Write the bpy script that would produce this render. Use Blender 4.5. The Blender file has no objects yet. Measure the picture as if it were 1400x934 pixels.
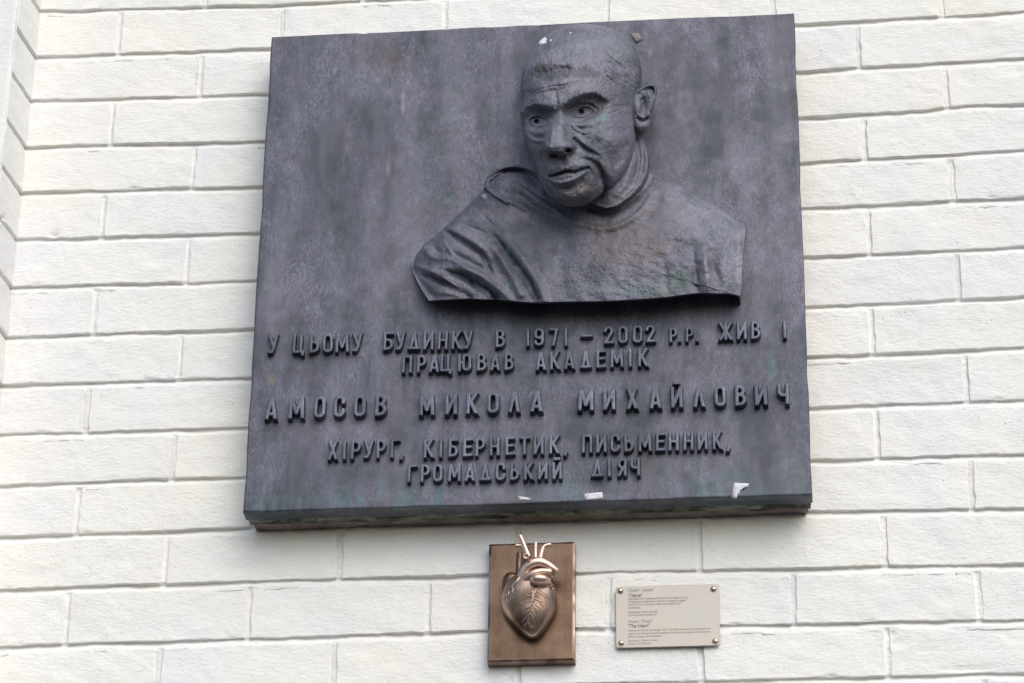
import bpy, math, random
import numpy as np
from mathutils import Matrix, Vector
from mathutils.bvhtree import BVHTree

# ------------------------------------------------------------------ camera
SC = bpy.context.scene
COL = SC.collection
CAM = np.array([0.23227083, -3.45205721, -1.83069714])
YAW, PITCH, ROLL, FPX = 0.10891218, 0.47797757, -0.01437665, 4000.0   # FPX for a 1400 px wide frame


def cam_axes():
    a, b, c = YAW, PITCH, ROLL
    yaw = np.array([[math.cos(a), -math.sin(a), 0], [math.sin(a), math.cos(a), 0], [0, 0, 1]])
    pit = np.array([[1, 0, 0], [0, math.cos(b), -math.sin(b)], [0, math.sin(b), math.cos(b)]])
    rol = np.array([[math.cos(c), 0, math.sin(c)], [0, 1, 0], [-math.sin(c), 0, math.cos(c)]])
    return yaw @ pit @ rol


RM = cam_axes()
cam_data = bpy.data.cameras.new('camera')
cam_data.sensor_width = 36.0
cam_data.lens = FPX / 1400.0 * 36.0
cam_data.clip_start = 0.05
cam_data.clip_end = 200.0
cam = bpy.data.objects.new('camera', cam_data)
COL.objects.link(cam)
mw = Matrix.Identity(4)
for i in range(3):
    mw[i][0] = RM[i, 0]
    mw[i][1] = RM[i, 2]
    mw[i][2] = -RM[i, 1]
    mw[i][3] = CAM[i]
cam.matrix_world = mw
SC.camera = cam

# ------------------------------------------------------------------ world, sun, exposure
SUN_EL, SUN_AZ = math.radians(42), math.radians(28)   # azimuth: to the right of the wall's normal
world = bpy.data.worlds.new('World')
SC.world = world
world.use_nodes = True
wn = world.node_tree
wn.nodes.clear()
w_out = wn.nodes.new('ShaderNodeOutputWorld')
w_bg = wn.nodes.new('ShaderNodeBackground')
w_sky = wn.nodes.new('ShaderNodeTexSky')
w_sky.sky_type = 'NISHITA'
w_sky.sun_disc = False
w_sky.sun_elevation = SUN_EL
w_sky.sun_rotation = math.pi - SUN_AZ
w_sky.dust_density = 2.2
w_sky.ozone_density = 1.0
w_bg.inputs['Strength'].default_value = 0.15
wn.links.new(w_sky.outputs[0], w_bg.inputs['Color'])
wn.links.new(w_bg.outputs[0], w_out.inputs['Surface'])

sun_data = bpy.data.lights.new('sun', 'SUN')
sun_data.energy = 1.4
sun_data.angle = math.radians(72)
sun_data.color = (1.0, 0.985, 0.955)
sun = bpy.data.objects.new('sun', sun_data)
COL.objects.link(sun)
sdir = Vector((math.sin(SUN_AZ) * math.cos(SUN_EL), -math.cos(SUN_AZ) * math.cos(SUN_EL), math.sin(SUN_EL)))
sun.rotation_euler = sdir.to_track_quat('Z', 'Y').to_euler()
sun.location = (1, -3, 3)

SC.view_settings.view_transform = 'Standard'
SC.view_settings.look = 'None'
SC.view_settings.exposure = 0.24
SC.view_settings.gamma = 1.0
SC.view_settings.use_curve_mapping = False
SC.cycles.max_bounces = 6

# ------------------------------------------------------------------ projection helpers (photograph measurements -> metres)


def rays(px):
    px = np.atleast_2d(np.asarray(px, float))
    return np.stack([(px[:, 0] - 700) / FPX, np.ones(len(px)), -(px[:, 1] - 467) / FPX], 1) @ RM.T


def at(px, py, y=0.0):
    """point of the wall-parallel plane y that is measured at photograph position (px, py)"""
    d = rays([[px, py]])[0]
    return CAM + d * ((y - CAM[1]) / d[1])


# ------------------------------------------------------------------ noise
def _hash(ix, iy, iz, seed):
    h = (ix * 374761393 + iy * 668265263 + iz * 2147483647 + seed * 144665) & 0xFFFFFFFF
    h = ((h ^ (h >> 13)) * 1274126177) & 0xFFFFFFFF
    h = (h ^ (h >> 16)) & 0xFFFF
    return h.astype(np.float64) / 32767.5 - 1.0


def vnoise(x, y, z=None, seed=0):
    x = np.asarray(x, float)
    y = np.asarray(y, float)
    x, y = np.broadcast_arrays(x, y)
    xi = np.floor(x).astype(np.int64)
    yi = np.floor(y).astype(np.int64)
    fx = x - xi
    fy = y - yi
    fx = fx * fx * fx * (fx * (fx * 6 - 15) + 10)
    fy = fy * fy * fy * (fy * (fy * 6 - 15) + 10)
    zi = np.int64(0)
    a = _hash(xi, yi, zi, seed)
    b = _hash(xi + 1, yi, zi, seed)
    c = _hash(xi, yi + 1, zi, seed)
    d = _hash(xi + 1, yi + 1, zi, seed)
    return (a + (b - a) * fx) * (1 - fy) + (c + (d - c) * fx) * fy


def fbm(x, y, oct=4, seed=0, gain=0.5):
    s = 0.0
    a = 1.0
    for o in range(oct):
        s = s + a * vnoise(x * 2 ** o + 17.3 * o, y * 2 ** o - 9.1 * o, seed=seed + o * 7)
        a *= gain
    return s


def sstep(a, b, x):
    t = np.clip((x - a) / (b - a), 0, 1)
    return t * t * (3 - 2 * t)


# ------------------------------------------------------------------ mesh helpers
def mesh_np(name, verts, quads, smooth=True, tris=None):
    me = bpy.data.meshes.new(name)
    verts = np.asarray(verts, np.float32)
    quads = np.asarray(quads, np.int32).reshape(-1, 4)
    nt = 0 if tris is None else len(tris)
    me.vertices.add(len(verts))
    me.vertices.foreach_set('co', verts.ravel())
    loops = quads.ravel()
    starts = np.arange(len(quads), dtype=np.int32) * 4
    if nt:
        tris = np.asarray(tris, np.int32).reshape(-1, 3)
        starts = np.concatenate([starts, len(loops) + np.arange(nt, dtype=np.int32) * 3])
        loops = np.concatenate([loops, tris.ravel()])
    me.loops.add(len(loops))
    me.loops.foreach_set('vertex_index', loops.astype(np.int32))
    me.polygons.add(len(starts))
    me.polygons.foreach_set('loop_start', starts.astype(np.int32))
    me.update(calc_edges=True)
    me.validate()
    if smooth:
        me.polygons.foreach_set('use_smooth', np.ones(len(me.polygons), bool))
    return me


def link(name, me, m=None, parent=None):
    o = bpy.data.objects.new(name, me)
    COL.objects.link(o)
    if m is not None and len(me.materials) == 0:
        me.materials.append(m)
    if parent is not None:
        o.parent = parent
        o.matrix_parent_inverse = Matrix.Translation(parent.location).inverted()
    return o


def empty(name, loc, label, cat, group=None):
    o = bpy.data.objects.new(name, None)
    o.empty_display_size = 0.05
    COL.objects.link(o)
    o.location = [float(v) for v in loc]
    o['label'] = label
    o['category'] = cat
    if group:
        o['group'] = group
    return o


def grid_quads(nu, nv, off=0, wrap=False):
    """vertices indexed i*nv+j ; wrap closes the i direction"""
    ni = nu if wrap else nu - 1
    i, j = np.meshgrid(np.arange(ni), np.arange(nv - 1), indexing='ij')
    i2 = (i + 1) % nu
    return (np.stack([i * nv + j, i2 * nv + j, i2 * nv + j + 1, i * nv + j + 1], -1).reshape(-1, 4) + off)


def surface_nets(phi, org, h):
    """phi<0 inside. returns verts, quads"""
    ins = phi < 0
    nx, ny, nz = phi.shape
    c = [(0, 0, 0), (1, 0, 0), (0, 1, 0), (1, 1, 0), (0, 0, 1), (1, 0, 1), (0, 1, 1), (1, 1, 1)]
    sl = lambda d: (slice(d[0], nx - 1 + d[0]), slice(d[1], ny - 1 + d[1]), slice(d[2], nz - 1 + d[2]))
    cnt = sum(ins[sl(d)].astype(np.int8) for d in c)
    act = (cnt > 0) & (cnt < 8)
    idx = np.argwhere(act)
    vid = -np.ones(act.shape, np.int64)
    vid[act] = np.arange(len(idx))
    P = np.zeros((len(idx), 3))
    W = np.zeros(len(idx))
    for a in range(8):
        for b in range(a + 1, 8):
            if bin(a ^ b).count('1') != 1:
                continue
            da, db = np.array(c[a]), np.array(c[b])
            va = phi[idx[:, 0] + da[0], idx[:, 1] + da[1], idx[:, 2] + da[2]]
            vb = phi[idx[:, 0] + db[0], idx[:, 1] + db[1], idx[:, 2] + db[2]]
            m = (va < 0) != (vb < 0)
            t = np.where(m, va / np.where(va == vb, 1, va - vb), 0)
            P += m[:, None] * (da + (db - da) * t[:, None])
            W += m
    V = np.asarray(org) + (idx + P / W[:, None]) * h
    Q = []
    for ax in range(3):
        u, v = (ax + 1) % 3, (ax + 2) % 3
        s0 = [slice(None)] * 3
        s1 = [slice(None)] * 3
        s0[ax] = slice(0, -1)
        s1[ax] = slice(1, None)
        e = ins[tuple(s0)] != ins[tuple(s1)]
        E = np.argwhere(e)
        ok = (E[:, u] > 0) & (E[:, v] > 0) & (E[:, u] < phi.shape[u] - 1) & (E[:, v] < phi.shape[v] - 1)
        E = E[ok]
        flip = ins[tuple(s0)][E[:, 0], E[:, 1], E[:, 2]]
        eu = np.zeros(3, int)
        eu[u] = 1
        ev = np.zeros(3, int)
        ev[v] = 1
        g = lambda d: vid[tuple((E - d).T)]
        q = np.stack([g(eu + ev), g(ev), g(0 * eu), g(eu)], 1)
        q[~flip] = q[~flip][:, ::-1]
        Q.append(q)
    return V, np.concatenate(Q)


def tube_mesh(pts, radii, sides=12, hollow_end=False, hollow_start=False, flat=1.0):
    pts = np.asarray(pts, float)
    n = len(pts)
    radii = np.broadcast_to(np.asarray(radii, float), (n,)).copy()
    tan = np.gradient(pts, axis=0)
    tan /= np.linalg.norm(tan, axis=1)[:, None] + 1e-12
    ref = np.array([0, -1.0, 0.12])
    rings = []

    def ring(p, t, r):
        a = np.cross(t, ref)
        if np.linalg.norm(a) < 1e-3:
            a = np.cross(t, [1.0, 0, 0.3])
        a /= np.linalg.norm(a)
        b = np.cross(t, a)
        th = np.linspace(0, 2 * math.pi, sides, endpoint=False)
        return p + r * (np.cos(th)[:, None] * a + flat * np.sin(th)[:, None] * b)
    seq = []
    if hollow_start:
        seq += [(pts[0] + tan[0] * radii[0] * 0.9, tan[0], radii[0] * 0.1), (pts[0] + tan[0] * radii[0] * 0.9, tan[0], radii[0] * 0.6), (pts[0], tan[0], radii[0] * 0.66), (pts[0] - tan[0] * radii[0] * .06, tan[0], radii[0] * 0.84)]
    else:
        seq += [(pts[0], tan[0], radii[0] * 0.05), (pts[0] + tan[0] * radii[0] * .02, tan[0], radii[0] * 0.8)]
    for i in range(n):
        seq.append((pts[i], tan[i], radii[i]))
    if hollow_end:
        seq += [(pts[-1] + tan[-1] * radii[-1] * .06, tan[-1], radii[-1] * 0.84), (pts[-1], tan[-1], radii[-1] * 0.66), (pts[-1] - tan[-1] * radii[-1] * 0.9, tan[-1], radii[-1] * 0.6), (pts[-1] - tan[-1] * radii[-1] * 0.9, tan[-1], radii[-1] * 0.1)]
    else:
        seq += [(pts[-1], tan[-1], radii[-1] * 0.8), (pts[-1] + tan[-1] * radii[-1] * .02, tan[-1], radii[-1] * 0.05)]
    for s in seq:
        rings.append(ring(*s))
    V = np.concatenate(rings)
    return V, grid_quads_rings(len(seq), sides)


def grid_quads_rings(nr, ns):
    i, j = np.meshgrid(np.arange(nr - 1), np.arange(ns), indexing='ij')
    j2 = (j + 1) % ns
    return np.stack([i * ns + j, i * ns + j2, (i + 1) * ns + j2, (i + 1) * ns + j], -1).reshape(-1, 4)


def catmull(pts, n=8):
    pts = np.asarray(pts, float)
    P = np.concatenate([[2 * pts[0] - pts[1]], pts, [2 * pts[-1] - pts[-2]]])
    out = []
    for i in range(1, len(P) - 2):
        for t in np.linspace(0, 1, n, endpoint=False):
            a, b, c, d = P[i - 1], P[i], P[i + 1], P[i + 2]
            out.append(0.5 * ((2 * b) + (c - a) * t + (2 * a - 5 * b + 4 * c - d) * t ** 2 + (-a + 3 * b - 3 * c + d) * t ** 3))
    out.append(pts[-1])
    return np.array(out)


def join(parts):
    V, Q, o = [], [], 0
    for v, q in parts:
        V.append(v)
        Q.append(q + o)
        o += len(v)
    return np.concatenate(V), np.concatenate(Q)


# ------------------------------------------------------------------ materials
def mat(name):
    m = bpy.data.materials.new(name)
    m.use_nodes = True
    nt = m.node_tree
    b = nt.nodes['Principled BSDF']
    return m, nt, b


class NB:
    """tiny node builder"""

    def __init__(s, nt):
        s.nt = nt
        tc = nt.nodes.new('ShaderNodeTexCoord')
        s.obj = tc.outputs['Object']
        geo = nt.nodes.new('ShaderNodeNewGeometry')
        s.pos = geo.outputs['Position']

    def mapping(s, scale=(1, 1, 1), rot=(0, 0, 0), loc=(0, 0, 0), vec=None):
        n = s.nt.nodes.new('ShaderNodeMapping')
        n.inputs['Scale'].default_value = scale
        n.inputs['Rotation'].default_value = rot
        n.inputs['Location'].default_value = loc
        s.nt.links.new(vec or s.pos, n.inputs['Vector'])
        return n.outputs[0]

    def noise(s, scale, detail=4, rough=0.55, vec=None, dist=0.0):
        n = s.nt.nodes.new('ShaderNodeTexNoise')
        n.inputs['Scale'].default_value = scale
        n.inputs['Detail'].default_value = detail
        n.inputs['Roughness'].default_value = rough
        n.inputs['Distortion'].default_value = dist
        s.nt.links.new(vec or s.pos, n.inputs['Vector'])
        return n.outputs['Fac']

    def voronoi(s, scale, vec=None, feature='F1', rand=1.0):
        n = s.nt.nodes.new('ShaderNodeTexVoronoi')
        n.feature = feature
        n.inputs['Scale'].default_value = scale
        n.inputs['Randomness'].default_value = rand
        s.nt.links.new(vec or s.pos, n.inputs['Vector'])
        return n.outputs['Distance']

    def ramp(s, fac, stops):
        n = s.nt.nodes.new('ShaderNodeValToRGB')
        el = n.color_ramp.elements
        while len(el) < len(stops):
            el.new(0.5)
        for e, (p, c) in zip(el, stops):
            e.position = p
            e.color = (c, c, c, 1) if isinstance(c, (int, float)) else (*c, 1)
        s.nt.links.new(fac, n.inputs['Fac'])
        return n.outputs['Color']

    def mix(s, fac, a, b, mode='MIX'):
        n = s.nt.nodes.new('ShaderNodeMix')
        n.data_type = 'RGBA'
        n.blend_type = mode
        for sock, v in ((n.inputs[0], fac), (n.inputs[6], a), (n.inputs[7], b)):
            if isinstance(v, bpy.types.NodeSocket):
                s.nt.links.new(v, sock)
            elif isinstance(v, (int, float)):
                sock.default_value = v if sock == n.inputs[0] else (v, v, v, 1)
            else:
                sock.default_value = (*v, 1)
        return n.outputs[2]

    def math(s, op, a, b=0.0, clamp=False):
        n = s.nt.nodes.new('ShaderNodeMath')
        n.operation = op
        n.use_clamp = clamp
        for sock, v in ((n.inputs[0], a), (n.inputs[1], b)):
            if isinstance(v, bpy.types.NodeSocket):
                s.nt.links.new(v, sock)
            else:
                sock.default_value = v
        return n.outputs[0]

    def bump(s, height, strength=1.0, dist=0.001, normal=None):
        n = s.nt.nodes.new('ShaderNodeBump')
        n.inputs['Strength'].default_value = strength
        n.inputs['Distance'].default_value = dist
        s.nt.links.new(height, n.inputs['Height'])
        if normal is not None:
            s.nt.links.new(normal, n.inputs['Normal'])
        return n.outputs[0]

    def attr(s, name):
        n = s.nt.nodes.new('ShaderNodeAttribute')
        n.attribute_name = name
        return n

    def sep(s, vec=None):
        n = s.nt.nodes.new('ShaderNodeSeparateXYZ')
        s.nt.links.new(vec or s.pos, n.inputs[0])
        return n.outputs

    def link(s, a, b):
        s.nt.links.new(a, b)


def make_paint(name, rough_relief=1.0):
    m, nt, b = mat(name)
    n = NB(nt)
    big = n.noise(3.2, 3, 0.5)
    c = n.mix(n.ramp(big, [(0.40, 0.0), (0.66, 1.0)]), (0.835, 0.832, 0.775), (0.800, 0.805, 0.795))
    # lavender-grey worn patches
    patch = n.ramp(n.noise(9.0, 2, 0.45, dist=0.4), [(0.52, 0.0), (0.66, 1.0)])
    c = n.mix(n.math('MULTIPLY', patch, 0.55), c, (0.745, 0.755, 0.80))
    warm = n.ramp(n.noise(5.5, 3, 0.5, vec=n.mapping(loc=(3, 7, 1))), [(0.52, 0.0), (0.7, 1.0)])
    c = n.mix(n.math('MULTIPLY', warm, 0.6), c, (0.85, 0.825, 0.74))
    # every brick has taken the paint a little differently
    oi = nt.nodes.new('ShaderNodeObjectInfo')
    c = n.mix(n.math('MULTIPLY', oi.outputs['Random'], 0.55), c, (0.765, 0.765, 0.765))
    rr = n.math('FRACT', n.math('MULTIPLY', oi.outputs['Random'], 17.3))
    c = n.mix(n.math('MULTIPLY', rr, 0.30), c, (0.86, 0.845, 0.755))
    # small dirty specks and hair scratches
    sp = n.ramp(n.noise(430, 2, 0.5), [(0.64, 0.0), (0.70, 1.0)])
    spm = n.ramp(n.noise(22, 2, 0.5), [(0.5, 0.0), (0.62, 1.0)])
    c = n.mix(n.math('MULTIPLY', n.math('MULTIPLY', sp, spm), 0.6), c, (0.42, 0.37, 0.33))
    n.link(c, b.inputs['Base Color'])
    b.inputs['Roughness'].default_value = 0.72
    b.inputs['Specular IOR Level'].default_value = 0.35
    fine = n.noise(330, 4, 0.62)
    brush = n.noise(150, 4, 0.6, vec=n.mapping(scale=(0.6, 1, 1.5), rot=(0, 0.35, 0)))
    crk = n.voronoi(26, feature='DISTANCE_TO_EDGE', vec=n.mapping(scale=(0.6, 1, 1.3)))
    crkm = n.math('MULTIPLY', n.ramp(crk, [(0.0, 1.0), (0.012, 0.0)]), n.ramp(n.noise(7, 2), [(0.58, 0.0), (0.66, 1.0)]))
    h = n.math('ADD', n.math('MULTIPLY', fine, 0.65), n.math('MULTIPLY', brush, 1.1))
    pit = n.ramp(n.voronoi(120), [(0.0, 0.0), (0.16, 1.0)])
    pm = n.ramp(n.noise(30, 2), [(0.55, 0.0), (0.62, 1.0)])
    h = n.math('SUBTRACT', h, n.math('MULTIPLY', n.math('SUBTRACT', 1.0, pit), n.math('MULTIPLY', pm, 1.3)))
    h = n.math('SUBTRACT', h, n.math('MULTIPLY', crkm, 0.22))
    n.link(n.bump(h, 0.85 * rough_relief, 0.0011), b.inputs['Normal'])
    return m


def make_patina(name, tint=(1, 1, 1), streaks=True, dark=1.0, attr=False, relief=1.0, metal=0.5, rlo=0.46, rhi=0.62, mottled=False):
    """old dark bronze: slate base, paler violet bloom rubbed on, green runs"""
    m, nt, b = mat(name)
    n = NB(nt)
    base = n.mix(n.ramp(n.noise(14, 5, 0.6), [(0.3, 0.0), (0.7, 1.0)]), (0.058, 0.067, 0.084), (0.100, 0.103, 0.130))
    runs = n.noise(30, 4, 0.6, vec=n.mapping(scale=(1.0, 1.0, 0.14)))
    base = n.mix(n.math('MULTIPLY', n.ramp(runs, [(0.46, 0.0), (0.62, 1.0)]), 0.6), base, (0.150, 0.152, 0.185))
    cloud = n.ramp(n.noise(8.5, 7, 0.76, dist=0.4, vec=n.mapping(scale=(1.25, 1, 0.6))), [(0.42, 0.0), (0.60, 1.0)])
    grain = n.ramp(n.noise(640, 3, 0.75), [(0.42, 0.0), (0.60, 1.0)])
    weave = n.ramp(n.noise(420, 2, 0.6, vec=n.mapping(scale=(1.0, 1.0, 0.35))), [(0.4, 0.0), (0.65, 1.0)])
    bloom = n.math('MULTIPLY', cloud, n.math('ADD', n.math('MULTIPLY', grain, 0.55), n.math('MULTIPLY', weave, 0.4)))
    base = n.mix(n.math('MULTIPLY', bloom, 0.9, True), base, (0.275, 0.265, 0.335))
    brown = n.ramp(n.noise(11, 4, 0.6, vec=n.mapping(loc=(4, 0, 9))), [(0.58, 0.0), (0.75, 1.0)])
    base = n.mix(n.math('MULTIPLY', brown, 0.5), base, (0.105, 0.080, 0.078))
    dk = n.ramp(n.noise(17, 3, 0.55, vec=n.mapping(loc=(1, 5, 2), scale=(1, 1, 0.7)), dist=0.5), [(0.62, 0.0), (0.74, 1.0)])
    base = n.mix(n.math('MULTIPLY', dk, 0.6), base, (0.055, 0.063, 0.073))
    if streaks:
        g = n.ramp(n.noise(16, 4, 0.65, vec=n.mapping(scale=(1.6, 1, 0.16), loc=(2, 0, 3))), [(0.60, 0.0), (0.72, 1.0)])
        g2 = n.ramp(n.noise(60, 3, 0.6), [(0.45, 0.0), (0.6, 1.0)])
        base = n.mix(n.math('MULTIPLY', n.math('MULTIPLY', g, g2), 0.38), base, (0.125, 0.215, 0.205))
        z = n.sep()[2]
        low = n.math('MULTIPLY', n.ramp(n.math('ADD', n.math('MULTIPLY', z, 2.0), 1.0), [(0.41, 1.0), (0.53, 0.0)]), n.ramp(n.noise(75, 5, 0.7, vec=n.mapping(scale=(1, 1, 0.22))), [(0.5, 0.0), (0.68, 1.0)]))
        base = n.mix(n.math('MULTIPLY', low, 0.55), base, (0.10, 0.23, 0.22))
    if mottled:
        v1 = n.ramp(n.noise(24, 5, 0.65, vec=n.mapping(loc=(8, 2, 5))), [(0.50, 0.0), (0.66, 1.0)])
        base = n.mix(n.math('MULTIPLY', v1, 0.75), base, (0.200, 0.180, 0.225))
        v2 = n.ramp(n.noise(31, 5, 0.65, vec=n.mapping(loc=(1, 9, 7))), [(0.54, 0.0), (0.68, 1.0)])
        base = n.mix(n.math('MULTIPLY', v2, 0.6), base, (0.105, 0.145, 0.150))
        v3 = n.ramp(n.noise(27, 5, 0.65, vec=n.mapping(loc=(6, 6, 0))), [(0.56, 0.0), (0.70, 1.0)])
        base = n.mix(n.math('MULTIPLY', v3, 0.6), base, (0.085, 0.066, 0.062))
        v4 = n.ramp(n.noise(120, 4, 0.7), [(0.52, 0.0), (0.66, 1.0)])
        base = n.mix(n.math('MULTIPLY', v4, 0.35), base, (0.23, 0.22, 0.25))
    if attr:
        st = n.attr('stain_shade')  # stains, and on the head the shade painted under the fringe
        base = n.mix(st.outputs['Alpha'], base, st.outputs['Color'])
    base = n.mix(1.0, base, tuple(t * dark for t in tint), 'MULTIPLY')
    n.link(base, b.inputs['Base Color'])
    b.inputs['Metallic'].default_value = metal
    r = n.ramp(n.noise(60, 3, 0.6), [(0.3, rlo), (0.7, rhi)])
    n.link(r, b.inputs['Roughness'])
    b.inputs['Specular IOR Level'].default_value = 0.5
    h = n.math('ADD', n.math('MULTIPLY', n.noise(650, 4, 0.7), 0.5), n.math('MULTIPLY', n.noise(110, 4, 0.65), 0.8))
    n.link(n.bump(h, 0.42 * relief, 0.0010), b.inputs['Normal'])
    return m


PAINT = make_paint('white_wall_paint')
M_PANEL = make_patina('bronze_patina_panel', dark=0.84, attr=True)
M_LETTER = make_patina('bronze_patina_letter', tint=(0.93, 1.0, 1.0), streaks=False, dark=0.95, relief=0.9, metal=0.7, rlo=0.40, rhi=0.55)
M_BUST = make_patina('bronze_patina_bust', tint=(0.98, 1.0, 1.0), streaks=False, dark=1.02, attr=True, relief=1.35, mottled=True, metal=0.4, rlo=0.52, rhi=0.68)


def make_backing():
    m, nt, b = mat('weathered_backing')
    n = NB(nt)
    ed = n.ramp(n.noise(26, 4, 0.6, vec=n.mapping(scale=(1, 1.5, 1))), [(0.40, 0.0), (0.55, 1.0)])
    c = n.mix(ed, (0.035, 0.035, 0.03), (0.26, 0.27, 0.20))
    c = n.mix(n.math('MULTIPLY', n.ramp(n.noise(90, 3, 0.6), [(0.5, 0.0), (0.62, 1.0)]), 0.6), c, (0.06, 0.055, 0.045))
    n.link(c, b.inputs['Base Color'])
    b.inputs['Roughness'].default_value = 0.9
    n.link(n.bump(n.noise(240, 4, 0.7), 0.8, 0.002), b.inputs['Normal'])
    return m


def make_simple(name, col, col2, rough=0.85, scale=60, bump=0.6, metal=0.0):
    m, nt, b = mat(name)
    n = NB(nt)
    c = n.mix(n.ramp(n.noise(scale, 4, 0.6), [(0.35, 0.0), (0.65, 1.0)]), col, col2)
    n.link(c, b.inputs['Base Color'])
    b.inputs['Roughness'].default_value = rough
    b.inputs['Metallic'].default_value = metal
    n.link(n.bump(n.noise(scale * 4, 3, 0.6), bump, 0.0008), b.inputs['Normal'])
    return m


M_BACK = make_backing()
M_BED = make_simple('bedding_mortar', (0.20, 0.15, 0.125), (0.32, 0.26, 0.225), 0.95, 50, 0.9)
M_PAPER = make_simple('white_paper_remnant', (0.74, 0.76, 0.78), (0.55, 0.57, 0.60), 0.7, 150, 0.2)
M_CRUMB = make_simple('dry_crumb', (0.27, 0.245, 0.22), (0.17, 0.15, 0.135), 0.9, 200, 0.6)
# ------------------------------------------------------------------ brick wall
ROWP, HALF, Z0, X0 = 0.075, 0.23314919 / 2, 0.53069714, -0.8322708
# measured height of each bed joint's upper edge: (x, offset in mm)
ROWPTS = {0: [(-.832, 5.9), (-.604, -.1), (-.49, -1.9), (.254, -2.6), (.56, 2)],
          1: [(-.83, 2.8), (-.501, -1.8), (.254, -2.6), (.564, 2.5)], 2: [(-.829, 3.6), (-.499, -3.3), (.253, -4.6), (.559, 1.0)],
          3: [(-.83, .8), (-.498, -5.4), (.252, -4.8), (.42, -3), (.47, 2.5), (.554, 1.5)], 4: [(-.826, 1.5), (-.498, -4.0), (.251, -2.4), (.549, 2.8)],
          5: [(-.826, 1.7), (-.499, -3.0), (.261, 1.3), (.544, 4.1)], 6: [(-.827, .1), (-.499, -3.2), (.249, .3), (.539, 3.9)],
          7: [(-.824, -1.1), (-.498, -2.7), (.248, .4), (.534, 3.8)], 8: [(-.821, .6), (-.499, -2.4), (.248, .3), (.529, 2.9)],
          9: [(-.826, 1.1), (-.499, -.4), (.248, 2.1), (.524, 1.2)], 10: [(-.827, .3), (-.499, 2.9), (.248, .6), (.519, -.8)],
          11: [(-.82, 1.3), (-.497, 3.1), (.246, 2.7), (.514, -1.8)], 12: [(-.813, 1.2), (-.445, 2.1), (-.174, 2.4), (.14, .6), (.509, -4.1)],
          13: [(-.805, -4.0), (-.441, -2.0), (-.173, .5), (.139, -1.1), (.503, -4.4)]}


def rowline(k, x):
    """lower edge of the bricks above bed joint k (wavy)"""
    pts = ROWPTS.get(k, [(-.8, 0.0), (.5, 0.0)])
    dz = np.interp(x, [q[0] for q in pts], [q[1] for q in pts])
    w = 0.9 * vnoise(np.asarray(x) * 14 + k * 31.7, np.zeros_like(x) + k * 3.3, seed=5) + 0.5 * vnoise(np.asarray(x) * 60 + k * 11.7, np.zeros_like(x) + k, seed=6)
    w = w + 0.38 * fbm(np.asarray(x) * 170 + k * 5.7, np.zeros_like(x) + k * 2.1, 3, seed=7)
    return Z0 - k * ROWP + (dz + w) / 1000


def joint_x(row, idx):
    dx = (3 if idx % 2 == 0 else -3) if idx <= 2 else 0.0
    r = (math.sin(row * 12.9 + idx * 78.2) * 43758.5) % 1.0
    return X0 + idx * HALF + (dx + 3.0 * (r - 0.5)) / 1000


def bed(k):
    r = (math.sin(k * 5.7) * 917.3) % 1.0
    return 0.0085 + 0.002 * r


# local damage on the wall: x, z, radius x, radius z, depth (m)
DAMAGE = []
for (px, py, rx, rz, dp) in [(74, 322, 5, 4, 4.5), (1299, 92, 3, 3, 2), (1219, 866, 4, 5, 3.5), (1228, 880, 9, 3, 2.2), (1262, 107, 3, 2, 2),
                             (1110, 436, 8, 2, 1.4), (1187, 420, 3, 2, 1.2), (1262, 890, 20, 2, 1.2), (117, 587, 4, 3, 3.0), (1170, 70, 3, 3, 1.5),
                             (1390, 98, 12, 2, 1.6), (216, 230, 2, 8, .8), (1290, 880, 3, 2, 2), (1320, 915, 30, 2, 1.5), (150, 655, 9, 3, 1.5)]:
    q = at(px, py)
    DAMAGE.append((q[0], q[2], rx * .001, rz * .0012, dp * .001))


_r = random.Random(23)
for _ in range(230):
    _x, _z = _r.uniform(-.83, .66), _r.uniform(-.62, .66)
    if _r.random() < .45:                            # nicks along the lower edges of the bricks
        _k = round((Z0 - _z) / ROWP)
        _z = float(rowline(_k, np.array([_x]))[0]) + _r.uniform(0, .002)
        DAMAGE.append((_x, _z, _r.uniform(.0015, .007), _r.uniform(.0010, .0022), _r.uniform(.0008, .0028)))
    else:
        DAMAGE.append((_x, _z, _r.uniform(.0010, .0045), _r.uniform(.0009, .0022), _r.uniform(.0005, .0020) * _r.choice([1, 1, -.5])))


def damage(x, z):
    s = 0.0
    x0_, x1_, z0_, z1_ = x.min() - .02, x.max() + .02, z.min() - .01, z.max() + .01
    for (a, c, rx, rz, dp) in DAMAGE:
        if not (x0_ < a < x1_ and z0_ < c < z1_):
            continue
        s = s + dp * np.exp(-((x - a) / rx) ** 2 - ((z - c) / rz) ** 2)
    return s


def edge_axis(length, step):
    e = [0, .0004, .0009, .0016, .0026, .0042]
    mid = np.linspace(.0065, length - .0065, max(2, int((length - .013) / step)))
    return np.concatenate([e, mid, [length - v for v in e[::-1]]]) / length


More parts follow.
